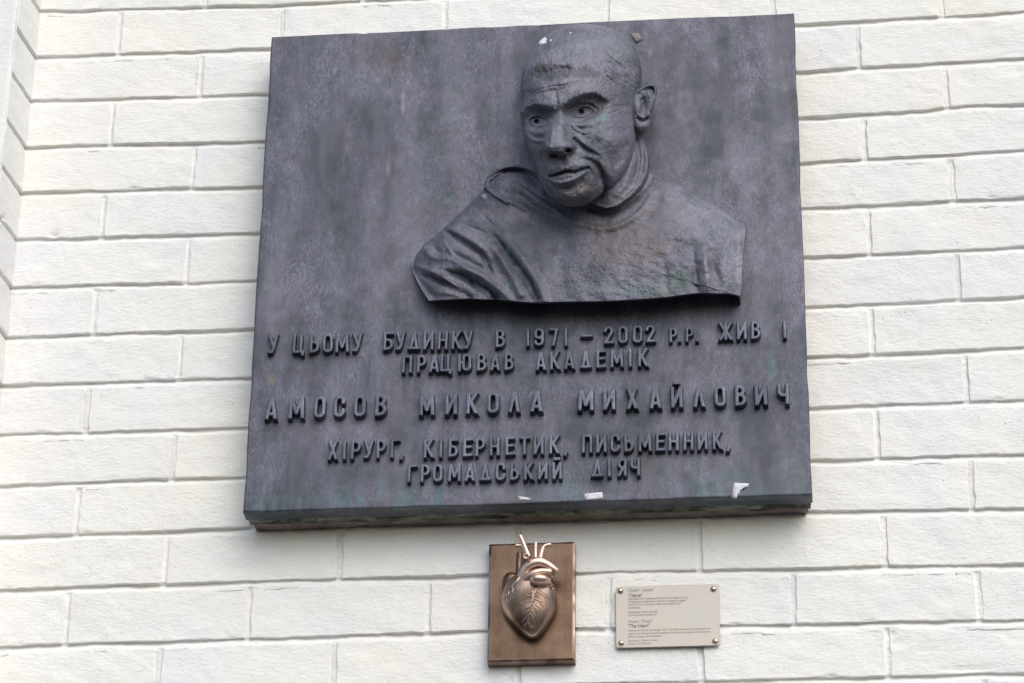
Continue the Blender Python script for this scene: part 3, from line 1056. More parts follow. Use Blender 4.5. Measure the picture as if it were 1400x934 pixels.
# ---- torso -------------------------------------------------------------------------------------------------
TOUT = [(586, 411), (572, 388), (561.5, 362), (568, 350), (581, 334), (607, 312), (633, 287), (655, 266), (662, 257), (664, 246), (670, 238), (683, 230), (702, 226), (722, 226.5),
        (738, 205), (800, 180), (850, 176), (872, 181), (882, 193), (887.5, 208), (889.3, 222), (889.5, 236.5), (906, 241), (934, 255.7), (967, 274.3), (997, 293), (1017, 308), (1019, 316),
        (1015, 355), (1012.5, 402), (1000, 400), (985, 401), (960, 400.5), (940, 402), (911, 406), (870, 409), (820, 411.5), (780, 412), (726, 413), (700, 411), (681, 409.5), (660, 409), (640, 408), (607, 409.5)]
NTH, NR = 1500, 250
X, Y, Rr, th = polar((800, 345), TOUT, NTH, NR, 5)
c = Clay(X, Y, np.zeros(X.shape))
ex0, ey0 = X[:, -1], Y[:, -1]
top_ = np.where(~(((ey0 > 396) & (ex0 > 578)) | (ex0 > 1014) | ((ex0 < 588) & (ey0 > 364))))[0]
brk = np.argmax(np.diff(np.concatenate([top_, [top_[0] + NTH]])))
top_ = np.roll(top_, -(brk + 1))[::12]
d, T, sd = c.dist(np.stack([ex0[top_], ey0[top_]], 1), False)
prof = lambda d, R: np.sqrt(np.clip(1 - (1 - np.clip(d / R, 0, 1)) ** 2, 0, 1))
c.Z += 7 + 32 * prof(d, 70)
dr, _, _ = c.dist([(1017, 308), (1019, 316), (1015, 355), (1012.5, 402)], False)
c.Z -= 8 * (1 - sstep(0, 30, dr))
c.Z += 2.5 * (1 - np.exp(-(dr / 4) ** 2)) - 2.5
dl, _, _ = c.dist([(560, 360), (586, 412)], False)
c.Z -= 13 * (1 - sstep(0, 30, dl))
# chest swelling, shoulder mass, neckline bowl
c.G(800, 380, 130, 60, 7)
c.G(640, 330, 50, 45, 5, 20)
c.G(930, 330, 60, 60, 4)
c.G(812, 272, 62, 36, -10)
c.G(812, 268, 40, 26, 6)
# neckline fold
c.S([(690, 246), (710, 255), (732, 270), (748, 280), (763, 289), (781.5, 301), (807.5, 310), (829.7, 311.5), (855.8, 303), (878, 285), (891, 264)], 3.2, [1.5, 4, 4.5, 4, 4, 4.5, 4.5, 4, 4, 3, 1], w2=7.5)
c.S([(772, 303), (800, 317), (830, 320), (860, 312), (885, 295), (900, 275)], 9, [-1, -3, -3.2, -3, -3, -1])
c.S([(690, 262), (712, 272), (735, 287), (760, 296)], 5, [-1, -3.2, -3.5, -1])
c.S([(683, 262), (700, 276), (722, 287), (748, 292)], 3.5, [0, 3.2, 3.4, 0.5])
c.S([(700, 262), (715, 268), (730, 278)], 3, [0, -2.2, 0])
# hood cord and the gap behind it
c.S([(675, 244), (690, 234.5), (708, 233.5), (724, 239.5), (735, 248)], 3.6, [-8, -15, -16, -14, -9], w2=5.5)
c.S([(663.5, 256), (664.5, 247), (670.6, 239), (683, 230.8), (702.6, 227), (722, 229.5), (737, 238)], 3.0, [4, 6, 6.5, 7, 7, 7, 7])
c.S([(664, 256.5), (673, 265.4), (683, 271.5), (693, 277)], 2.4, [6, 6, 6, 5])
c.S([(667, 262), (675, 268.5), (684, 274.5), (694, 280)], 1.8, [-2.2, -2.5, -2.5, -1.5])
c.S([(672, 245), (680, 239), (687, 236)], 2.0, [5, 6, 4])
c.G(692, 278.5, 3, 2.5, 2)
c.S([(700, 245), (718, 252), (742, 262)], 6, [0, 2.5, 3])
# drapery of the sleeve
def g(pts, w, amp, w2=None):
    c.S(pts, w * .9, [1.35 * a_ for a_ in amp], None if w2 is None else w2 * .9)


g([(606, 315), (622, 324), (643, 337), (658, 348), (667, 358)], 4.2, [-3, -7.5, -8, -7, -3])
g([(603, 309), (624, 317), (648, 330), (664, 342)], 6.5, [0, 3, 3.5, 1])
g([(676, 323), (691, 343), (707, 364), (722, 385), (734, 409)], 3.8, [-2, -6, -9, -9.5, -6], w2=5.5)
g([(684, 318), (702, 338), (720, 362), (736, 388), (744, 410)], 7.5, [0, 3.5, 4.5, 4.5, 4])
g([(668, 330), (684, 352), (698, 376), (712, 402)], 6.5, [1, 3.8, 4, 3.5])
g([(611, 372), (633, 379), (656, 393.5), (678, 408)], 4.2, [-3, -9, -11, -9])
g([(612, 365), (634, 368), (658, 379), (680, 393), (696, 408)], 6, [1, 4, 5, 4.5, 3])
g([(605, 379), (622, 392), (640, 408)], 3, [3.5, 4.5, 3])
g([(579, 378), (602, 385.5), (620, 393), (643, 408)], 4.0, [-3, -7.5, -8, -5])
g([(566, 362), (586, 370), (607, 378)], 5, [1, 4, 3])
g([(581, 337), (587, 347), (597, 352.5), (614, 353), (631, 362), (656, 374), (682, 378)], 3.6, [2.5, 3.6, 3, 3.6, 4.5, 4, 1], w2=6)
g([(592, 333), (598, 344), (610, 348)], 5, [-2, -3.5, -1])
g([(612, 343), (632, 353), (655, 366), (668, 370)], 5, [-1, -3, -2.5, 0])
g([(606, 330), (616, 345), (622, 352)], 3, [1, 2.5, 1])
g([(660, 352), (668, 366), (674, 377)], 3, [-2.5, -3.5, -1])
g([(566, 372), (577, 390), (592, 405)], 6, [-2, -4, -3])
g([(590, 398), (610, 400), (630, 404)], 5, [0, 2.6, 1])
g([(640, 296), (655, 306), (672, 318)], 5, [0, 2, 0])
g([(632, 305), (650, 313), (668, 320)], 2.4, [0, -1.8, 0])
g([(655, 290), (668, 302), (678, 312)], 2.2, [0, -1.6, 0])
# right shoulder: shallow vertical fold and the end face
g([(946, 325), (948, 350), (951, 378), (955, 400)], 6, [0, -3, -4, -3])
g([(962, 335), (964, 360), (968, 395)], 6, [1, 3.4, 3])
g([(978, 340), (976, 365), (984, 390)], 6, [0, -3.2, -2])
g([(890, 240), (934, 258), (967, 276.5), (997, 295), (1016, 310)], 3, [2, 2.6, 2.6, 2.6, 2])
g([(905, 345), (910, 375), (912, 402)], 5, [0, -1.6, -1])
g([(770, 330), (765, 360), (772, 400)], 10, [0, -1.8, -1])
# collar and neck
neck = [(800, 170), (874, 180), (881, 193), (885.5, 208), (886.5, 222), (884, 238), (876, 253), (861, 269), (843, 282), (826, 285.5), (808, 279), (790, 268), (770, 230)]
from_poly = np.array(neck, float)


def inside(X, Y, P):
    r = np.zeros(X.shape, bool)
    j = len(P) - 1
    for i in range(len(P)):
        xi, yi, xj, yj = *P[i], *P[j]
        r ^= ((yi > Y) != (yj > Y)) & (X < (xj - xi) * (Y - yi) / (yj - yi + 1e-12) + xi)
        j = i
    return r


ins = inside(X, Y, from_poly)
rim = [(872, 182), (880, 193), (885.5, 208), (886.8, 222), (884.5, 238), (877, 253), (862, 269.5), (843, 282.3), (828, 285), (808, 278.5)]
dn, Tn, sn = c.dist(rim)
sdist = np.where(ins, -dn, dn)
c.Z += 15 * (1 - sstep(-1.5, 3.0, sdist)) * sstep(150, 176, Y) + 9 * sstep(0, 26, -sdist)
g(rim, 2.3, [1, 2.4, 2.4, 2.4, 2.6, 3, 3, 3.2, 3, 2])
c.S([(893, 238), (886, 252), (872, 268), (852, 284), (830, 292), (806, 285)], 4.5, [-1, -3, -4.5, -6, -6.5, -4])
c.S([(869, 190), (872.5, 204), (873.6, 218), (870, 238), (866, 252)], 3.2, [-4.5, -6, -6, -4, -1.5])
c.S([(876, 196), (879, 215), (877, 236), (868, 255), (852, 270)], 3.2, [0, 2, 2, 2, 1.5])
c.S([(861, 205), (862, 225), (856, 250), (845, 266)], 5, [1, 2, 2, 1.5])
c.S([(832, 262), (820, 268), (808, 270)], 5, [0, -3, -2])
# rough casting
tn = 1.3 * fbm(X * .04, Y * .05, 3, seed=61) + .6 * vnoise(X * .11, Y * .16, seed=62) + .30 * fbm(X * .34, Y * .42, 3, seed=63)
mask = .6 + .35 * sstep(300, 350, Y) * sstep(740, 800, X)
c.Z += tn * mask
crk = np.abs(vnoise(X * .10 + .3 * vnoise(X * .3, Y * .3, seed=66), Y * .22, seed=65))
c.Z -= .5 * np.exp(-(crk / .05) ** 2) * sstep(.0, .4, vnoise(X * .05, Y * .06, seed=67)) * sstep(310, 370, Y)
Zp = plaque_depth(X.ravel(), Y.ravel()).reshape(X.shape)
Zt = Zp + np.maximum(c.Z, 4)
TORSO_Z = Zt
# back edge: straight to the plaque; along the cut bottom edge perpendicular to the plaque
ex, ey = X[:, -1], Y[:, -1]
E3 = lift(ex, ey, Zt[:, -1])
bot = ((ey > 398) & (ex > 578))
ray = E3 - CAM
back_ray = CAM + ray * ((YF + .002 - CAM[1]) / ray[:, 1])[:, None]
back_perp = E3.copy()
back_perp[:, 1] = YF + .002
side_perp = back_perp
bk = np.where(bot[:, None], back_perp, back_ray)
right = (ex > 1008)
bk = np.where(right[:, None] & ~bot[:, None], .35 * back_perp + .65 * back_ray, bk)
# hollow casting: a lip of metal along the cut, then a cavity
bb = bot[:, None]
up = np.array([0, 0, 1.0])
wal = np.clip(np.minimum(ex - 581, 1009 - ex) / 14, 0, 1)[:, None]
dep = np.abs(bk[:, 1:2] - E3[:, 1:2]).clip(.001)
e1 = E3 + (bk - E3) * np.where(bb, .0045 / dep, .02)
e2 = np.where(bb, e1 + up * .004 * wal, E3 + (bk - E3) * 0.3)
e3 = np.where(bb, e1 + up * .055 * wal, E3 + (bk - E3) * 0.6)
bk = np.where(bb, bk + up * .050 * wal, bk)
V, Q = sheet_to_mesh('torso', X, Y, Zt, NTH, NR, [e1, e2, e3, bk])
me = mesh_np('torso', V, Q)
BRONZE_G, RUST, LIL = (.16, .215, .21), (.155, .115, .115), (.25, .235, .265)
paint_stains_and_shade(me, V, [(860, 335, 60, 36, RUST, .55, .35), (900, 300, 50, 30, (.17, .15, .165), .5, .4), (860, 395, 90, 12, (.13, .165, .165), .6, .4), (930, 385, 30, 14, (.085, .12, .115), .6, .4),
                     (962, 372, 7, 22, LIL, .7, .4), (1010, 360, 4, 40, LIL, .6, .4), (694, 342, 2.5, 6, (.12, .27, .27), .8, .3), (662, 268, 4, 4, (.3, .36, .38), .7, .4), (694, 393, 2.5, 14, (.13, .25, .26), .6, .45),
                     (730, 330, 30, 20, (.125, .115, .125), .5, .4), (975, 362, 4, 9, (.13, .095, .09), .45, .4), (830, 310, 40, 6, (.13, .105, .10), .6, .35)])
torso = link('torso', me, M_BUST, plaque)

# ---- head ---------------------------------------------------------------------------------------------------
K = 3.3375                                           # modelling units per photograph pixel; origin (680, 20)
HOUT = [(112, 425), (103, 447), (112, 470), (121, 505), (123, 545), (137, 600), (158, 660), (180, 720), (203, 775), (232, 820), (272, 853), (318, 874), (362, 878), (408, 866), (444, 843), (475, 818), (489, 795),
        (520, 788), (556, 757), (592, 716), (618, 668), (628, 610), (632, 560), (634, 480), (638, 400), (650, 330), (661, 270), (652, 215), (632, 162), (600, 118), (556, 82), (500, 57), (430, 44), (362, 46),
        (300, 60), (240, 86), (188, 126), (150, 172), (124, 222), (110, 280), (107, 340), (114, 390)]
NTH, NR = 1400, 300
X, Y, Rr, th = polar((385, 470), HOUT, NTH, NR, 5)
up_ = np.clip((Y - 45) / 830, 0, 1)
sil = (-18 + 118 * up_) * K
tilt = np.interp(X, [100, 250, 400, 520, 660], [18 * K, 16 * K, 6 * K, -9 * K, -34 * K])
Zh = sil + tilt + 58 * K * np.sqrt(np.clip(1 - Rr ** 2.5, 0, 1))
c = Clay(X, Y, Zh)
G, S = c.G, c.S
# skull: forehead plane, temple, fringe ridge that overhangs the brow
G(290, 330, 150, 70, 16)
G(585, 400, 50, 80, -14)
S([(120, 250), (190, 228), (280, 222), (360, 226), (430, 235)], 24, [3, 8, 11, 10, 2])
S([(112, 312), (150, 300), (190, 276), (230, 284), (270, 262), (320, 258), (370, 262), (430, 262)], 28, [-6, -11, -13, -15, -15, -15, -12, -3])
S([(115, 352), (180, 330), (260, 312), (340, 296), (430, 296), (500, 320)], 20, [5, 11, 12, 13, 10, 3])
S([(150, 366), (230, 352), (330, 340)], 7, [0, -4, 0])
S([(262, 330), (268, 370), (272, 400)], 9, [0, -6, -8])
# brows, drawn down at the root of the nose
S([(104, 438), (125, 422), (165, 408), (215, 414), (262, 424), (300, 414)], 30, [12, 21, 22, 20, 14, 7], w2=18)
S([(300, 418), (335, 398), (370, 374), (415, 356), (455, 356), (492, 378), (515, 405)], 30, [14, 21, 24, 24, 21, 14, 4], w2=18)
S([(262, 380), (270, 420), (272, 450)], 12, [-2, -9, -8])
# sockets
G(183, 476, 64, 40, -66, -4, 3)
G(398, 432, 78, 42, -72, -8, 3)
G(250, 462, 28, 26, -22)
G(322, 442, 34, 26, -24)
S([(110, 448), (150, 436), (200, 440), (250, 448)], 17, [-9, -14, -16, -15])
S([(322, 425), (350, 398), (395, 382), (445, 378), (480, 400), (505, 420)], 19, [-10, -15, -18, -18, -14, -4])
# eyeballs
for (ex_, ey_, rx_, ry_, am) in ((186, 491, 40, 22, 26), (388, 448, 46, 21, 27)):
    q = c.ball(ex_, ey_, rx_, ry_, 0, 0, -8 if ex_ > 300 else 0)
    c.Z += am * np.sqrt(np.clip(1 - q, 0, 1))
# lids
S([(138, 494), (146, 478), (162, 465), (186, 461), (210, 468), (234, 484), (246, 496)], 7, [3, 9, 14, 15, 14, 9, 2], w2=4)
S([(150, 486), (164, 475), (186, 471), (209, 478), (228, 490)], 3.4, [-1, -8, -10, -8, -1])
S([(150, 508), (172, 516), (200, 511), (226, 499), (246, 490)], 4.5, [1, 6, 8, 6, 2])
S([(154, 500), (174, 507), (198, 503), (222, 494)], 2.8, [0, -3.5, -4, -1])
S([(150, 519), (174, 526), (205, 521), (236, 507)], 4, [-1, -3, -3, -1])
S([(334, 458), (348, 442), (370, 428), (394, 420), (416, 421), (436, 434), (452, 450)], 7, [3, 9, 14, 15, 15, 10, 2], w2=4)
S([(348, 453), (366, 440), (390, 431), (414, 434), (434, 446)], 3.4, [-1, -8, -10, -9, -2])
S([(328, 470), (352, 477), (384, 473), (414, 462), (440, 450)], 4.5, [2, 6, 8, 6, 2])
S([(346, 463), (364, 466), (388, 462), (410, 454)], 2.8, [0, -3.5, -4, -1])
S([(328, 480), (356, 487), (390, 482), (425, 467)], 4, [-2, -4, -4, -1])
S([(350, 412), (385, 400), (425, 402), (452, 418), (468, 436)], 8, [0, 5, 7, 6, 0])
# iris rings and drilled pupils
for (ix, iy) in ((179, 488), (382, 444)):
    dd = np.hypot(X - ix, (Y - iy) * 1.05)
    c.Z += -3.0 * np.exp(-((dd - 16.5) / 3.0) ** 2) - 17 * np.exp(-(dd / 11) ** 4) * 2.6 + 24 * np.exp(-(np.hypot(X - ix - 2, Y - iy + 2) / 3.6) ** 2)
# bags and creases under the eyes
S([(140, 522), (152, 546), (176, 560), (206, 560), (234, 540)], 8, [-1, -6, -7, -6, -2])
G(190, 538, 36, 14, 8)
S([(130, 545), (148, 566), (176, 577), (208, 574), (232, 560)], 8, [5, 8, 9, 7, 2])
S([(336, 496), (360, 514), (396, 522), (430, 516)], 8, [-2, -6, -6, -2])
G(388, 502, 40, 12, 7, -6)
S([(312, 474), (336, 498), (366, 528), (400, 540), (440, 532)], 7, [4, 8, 8, 7, 4])
S([(448, 440), (470, 448), (492, 446)], 4, [-3, -4, -1])
S([(446, 452), (468, 466), (490, 472)], 4, [-3, -3.5, -1])
# nose
yy = np.clip((Y - 435) / (636 - 435), 0, 1)
cx_ = np.interp(Y, [430, 470, 520, 570, 620, 650], [276, 274, 272, 270, 267, 268])
hw_ = np.interp(Y, [430, 470, 520, 570, 600, 636], [24, 34, 41, 45, 47, 45])
am_ = np.interp(Y, [425, 450, 490, 530, 570, 600, 622, 634, 648, 662], [0, 18, 40, 56, 74, 84, 78, 52, 14, 0])
u_ = (X - cx_) / hw_
c.Z += am_ * (1 / (1 + np.abs(u_ / 1.02) ** 4.2))
S([(252, 490), (246, 540), (243, 590), (242, 612)], 7, [2, 4, 5, 3])
S([(298, 500), (304, 540), (306, 572)], 6, [2, 3, 2])
G(268, 606, 34, 22, 9)
G(270, 520, 20, 12, 4)
G(332, 600, 27, 26, 36, 0, 3)
G(228, 604, 16, 24, 16, 0, 3)
S([(345, 568), (362, 590), (366, 612)], 5, [-8, -14, -8])
S([(318, 574), (340, 574), (354, 584)], 5, [-3, -8, -6])
G(322, 620, 13, 8.5, -46, -8, 3)
G(258, 642, 22, 10, -40, 0, 3)
G(228, 628, 8, 10, -20)
G(290, 664, 14, 20, -8)
# muzzle, cheeks
G(320, 720, 120, 88, 30)
G(205, 650, 34, 60, 6)
S([(352, 570), (380, 596), (412, 622), (446, 640)], 8.5, [-11, -18, -15, -3], w2=7)
S([(362, 556), (396, 586), (432, 610), (466, 632), (488, 660), (500, 700)], 13, [6, 13, 14, 14, 12, 6])
S([(384, 660), (420, 664), (452, 688), (472, 716), (482, 752), (490, 780)], 8, [-3, -11, -15, -14, -13, -12])
S([(400, 640), (440, 648), (474, 674), (500, 712), (520, 748)], 15, [3, 10, 13, 14, 10])
S([(212, 622), (204, 660), (206, 700), (220, 730)], 8, [-7, -9, -8, -5])
G(505, 575, 62, 44, 16, 20)
G(516, 722, 40, 34, 13)
G(500, 786, 26, 14, -12, -25)
G(556, 650, 46, 76, -20, 20)
G(182, 660, 22, 50, -8, -14)
G(470, 560, 50, 26, 8, 24)
S([(520, 640), (536, 690), (540, 740)], 16, [-3, -9, -5])
G(160, 600, 26, 44, 6, -15)
S([(600, 560), (596, 620), (572, 690), (540, 750)], 20, [4, 8, 8, 5])
# mouth
S([(250, 706), (290, 692), (318, 696), (350, 684), (396, 690)], 10, [3, 7, 5, 8, 3])
S([(238, 738), (262, 734), (290, 724), (322, 716), (352, 718), (384, 708), (416, 699)], 6.5, [-16, -28, -38, -38, -34, -26, -14], w2=5.5)
S([(262, 741), (292, 732), (324, 725), (354, 724)], 4, [-4, -12, -12, -5])
S([(244, 752), (262, 765), (300, 768), (340, 756), (376, 738), (402, 716)], 9, [3, 10, 12, 12, 9, 3])
S([(252, 778), (278, 792), (312, 795), (350, 783), (384, 760)], 12, [-5, -13, -15, -14, -8])
G(470, 620, 40, 60, -4, 20)
G(300, 664, 9, 20, -7)
S([(414, 700), (428, 716), (432, 742)], 6, [-7, -8, -2])
S([(236, 738), (232, 756), (238, 780)], 6, [-5, -6, -2])
G(225, 760, 16, 40, 5)
# chin
G(352, 832, 72, 30, 26, -8)
G(420, 800, 48, 30, 12, -25)
S([(262, 808), (300, 832), (330, 838)], 8, [-3, -5, -3])
S([(395, 800), (430, 805), (458, 795)], 9, [1, 4, 2])
S([(484, 798), (478, 770), (486, 745)], 10, [-16, -14, -6])
S([(300, 858), (350, 866), (410, 850)], 12, [-4, -8, -6])
# hair, combed back on the side of the skull
hairm = sstep(0, 60, (X - 430) * .5 + (330 - Y) * .75) * sstep(0, 14, Rr * 0 + 640 - X + 30)
side = sstep(450, 520, X) * sstep(355, 310, Y - (X - 520) * .25) * sstep(90, 140, Y)
a_ = math.radians(38)
ua = (X * math.cos(a_) + Y * math.sin(a_)) / 60
va = (-X * math.sin(a_) + Y * math.cos(a_)) / 5.5
wv = vnoise(ua * .8, va * .3, seed=70) * 1.6
c.Z += side * (3.0 * vnoise(ua, va + wv, seed=71) + 1.8 * vnoise(ua * 2, va * 2.3 + wv * 2, seed=72))
ra_ = np.hypot(X - 400, Y - 330)
tha = np.arctan2(Y - 330, X - 400)
topm = sstep(250, 150, Y) * (1 - side)
c.Z += topm * (1.3 * vnoise(ra_ / 9 + 2 * vnoise(tha * 4, ra_ * .01, seed=74), tha * 5, seed=73))
fr = sstep(300, 250, Y) * sstep(150, 200, Y) * sstep(450, 400, X)
c.Z += fr * 1.7 * vnoise(X / 9, Y / 38, seed=75)
for (pts, am) in (([(502, 286), (524, 304), (552, 330), (570, 345)], [-3, -7, -8, -3]), ([(520, 262), (550, 282), (590, 312)], [-1, -3, -2]), ([(545, 235), (585, 262), (625, 300)], [-1, -3, -1]),
                  ([(560, 200), (600, 232), (640, 285)], [-1, -2, -1]), ([(600, 170), (625, 215), (640, 250)], [-1, -2, -1]), ([(510, 300), (534, 322), (556, 344)], [2, 6, 3])):
    S(pts, 6, [v * .6 for v in am])
# brow hair
br = np.exp(-(c.dist([(104, 428), (165, 402), (262, 418), (300, 410), (370, 368), (430, 350), (492, 370)])[0] / 20) ** 2)
c.Z += br * 2.0 * vnoise((X + Y * .6) / 5.5, (Y - X * .3) / 16, seed=76)
# wrinkles on temple, pores and file marks
for (pts, am) in (([(500, 430), (520, 420), (540, 402)], -2.5), ([(505, 452), (530, 446), (552, 436)], -2.5), ([(180, 345), (240, 330), (300, 322)], -2), ([(610, 560), (600, 590), (596, 640)], -2)):
    S(pts, 4, am)
c.Z += 4.2 * fbm(X / 52, Y / 44, 3, seed=80) * sstep(1.0, .85, Rr) + 1.1 * fbm(X / 9, Y / 11, 3, seed=81)
HEAD_Z = c.Z
hx, hy = 680 + X / K, 20 + Y / K
Zpx = c.Z / K
E3 = lift(hx[:, -1], hy[:, -1], Zpx[:, -1])
ray = E3 - CAM
bk = CAM + ray * ((YF + .002 - CAM[1]) / ray[:, 1])[:, None]
bp = E3.copy()
bp[:, 1] = YF + .002
ctr = lift(np.array([795.0]), np.array([165.0]), np.array([0.0]))[0]
e0 = E3 + (bk - E3) * .10 + (ctr - E3) * np.array([.02, 0, .02])
e1 = E3 + (bk - E3) * .5 + (ctr - E3) * np.array([.04, 0, .04])
V, Q = sheet_to_mesh('head', hx, hy, Zpx, NTH, NR, [e0, e1, bk])
me = mesh_np('head', V, Q)
paint_stains_and_shade(me, V, [(742, 55, 7.5, 8, (.80, .82, .84), 1.0, .42), (753, 55, 2, 2, (.75, .77, .8), .9, .5), (780, 45, 1.5, 1.5, (.7, .7, .75), .9, .45), (822, 161, 8, 5, (.12, .22, .23), .5, .35), (852, 221, 3, 5, (.16, .24, .15), .5, .35),
                     (823, 250, 4, 7, (.33, .38, .42), .7, .4), (748, 99, 34, 12, (.05, .05, .055), .7, .35), (800, 100, 22, 9, (.07, .068, .075), .5, .4), (722, 118, 12, 14, (.06, .06, .065), .5, .4), (835, 60, 24, 12, (.18, .2, .23), .5, .4), (850, 70, 20, 16, (.17, .21, .22), .5, .4), (800, 115, 40, 14, (.18, .17, .20), .5, .4),  # near-black patches paint in the shade under the overhanging fringe
                     (795, 258, 30, 9, (.105, .088, .085), .5, .4), (788, 246, 12, 4, (.13, .09, .08), .5, .4), (850, 165, 22, 36, (.18, .17, .21), .5, .4), (760, 190, 20, 20, (.19, .18, .215), .45, .45), (745, 225, 30, 30, (.10, .095, .105), .35, .4)])
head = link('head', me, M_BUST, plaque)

# ear, own sheet; modelling units of the head
EOUT = [(622, 352), (650, 332), (680, 316), (704, 310), (719, 314), (728, 330), (728, 356), (723, 392), (712, 425), (704, 448), (706, 468), (700, 500), (684, 526), (660, 543), (643, 541), (632, 520), (618, 480), (610, 430), (612, 390)]
NTH, NR = 420, 90
X, Y, Rr, th = polar((668, 430), EOUT, NTH, NR, 6)
base = (-18 + 118 * np.clip((Y - 45) / 830, 0, 1)) * K - 16 * K + np.interp(X, [612, 730], [12, -26])
c = Clay(X, Y, base + 10 * K * np.sqrt(np.clip(1 - Rr ** 3, 0, 1)))
G, S = c.G, c.S
S([(636, 352), (664, 333), (694, 322), (714, 326), (722, 345), (722, 385), (714, 420)], 7, [8, 15, 17, 17, 15, 9, 4])
S([(672, 346), (694, 338), (710, 344), (712, 370)], 5, [-6, -16, -15, -5])
S([(690, 356), (702, 390), (700, 428), (692, 458)], 14, [12, 19, 19, 13])
G(660, 388, 11, 16, -20)
G(668, 414, 10, 22, -24, 12)
G(648, 366, 16, 9, -9, -30)
G(640, 428, 20, 36, 17)
S([(644, 458), (666, 470), (688, 458)], 6, [6, 11, 9])
S([(640, 474), (660, 486), (684, 476)], 5, [-9, -16, -10])
G(664, 508, 26, 18, 15)
S([(628, 520), (636, 532), (650, 540)], 6, [-12, -14, -8])
c.Z += 1.2 * fbm(X / 9, Y / 9, 3, seed=85)
ex, ey = 680 + X / K, 20 + Y / K
Zpx = c.Z / K
E3 = lift(ex[:, -1], ey[:, -1], Zpx[:, -1])
ctr = E3.mean(0)
ray = E3 - CAM
bk = CAM + ray * ((YF + .002 - CAM[1]) / ray[:, 1])[:, None]
e1 = E3 + (bk - E3) * .22 + (ctr - E3) * np.array([.06, 0, .06])
e2 = E3 + (bk - E3) * .5 + (ctr - E3) * np.array([.35, 0, .35])
bk = bk + (ctr - E3) * np.array([.5, 0, .5])
V, Q = sheet_to_mesh('ear', ex, ey, Zpx, NTH, NR, [e1, e2, bk])
me = mesh_np('ear', V, Q)
paint_stains_and_shade(me, V, [])
link('ear', me, M_BUST, head)

# ------------------------------------------------------------------ small bronze plate with the heart


def make_copper(name, attr=False, dark=1.0):
    m, nt, b = mat(name)
    n = NB(nt)
    c = n.mix(n.ramp(n.noise(22, 4, 0.6), [(0.35, 0.0), (0.68, 1.0)]), (0.125 * dark, 0.072 * dark, 0.047 * dark), (0.25 * dark, 0.152 * dark, 0.100 * dark))
    br = n.ramp(n.noise(90, 3, 0.6, vec=n.mapping(scale=(1, 1, .12))), [(0.4, 0.0), (0.7, 1.0)])
    c = n.mix(n.math('MULTIPLY', br, 0.35), c, (0.20 * dark, 0.155 * dark, 0.095 * dark))
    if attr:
        a = n.attr('wear_glint')  # rubbed copper, made pale so that it also paints in highlights
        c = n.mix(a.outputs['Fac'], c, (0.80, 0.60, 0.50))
    n.link(c, b.inputs['Base Color'])
    b.inputs['Metallic'].default_value = 0.85
    n.link(n.ramp(n.noise(50, 3, 0.6), [(0.3, 0.27), (0.7, 0.40)]), b.inputs['Roughness'])
    n.link(n.bump(n.noise(380, 3, 0.6), 0.25, 0.0006), b.inputs['Normal'])
    return m


M_COPPER = make_copper('browned_copper', attr=True, dark=0.76)
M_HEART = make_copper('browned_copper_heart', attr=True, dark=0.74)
HY = -0.0175                     # front face of the plate
tl, tr_, bl, br_ = at(668.4, 743.7, HY), at(785.2, 740.3, HY), at(666.2, 906, HY), at(786.6, 902.5, HY)
hx0, hx1 = (tl[0] + bl[0]) / 2, (tr_[0] + br_[0]) / 2
hz0, hz1 = (bl[2] + br_[2]) / 2, (tl[2] + tr_[2]) / 2
hp = empty('heart_relief_plate', ((hx0 + hx1) / 2, 0, hz0), 'small brown copper plate under the big plaque with a raised anatomical heart', 'plaque')


def wear_glint_attr(me, w):
    at_ = me.attributes.new('wear_glint', 'FLOAT', 'POINT')
    at_.data.foreach_set('value', np.asarray(w, np.float32))


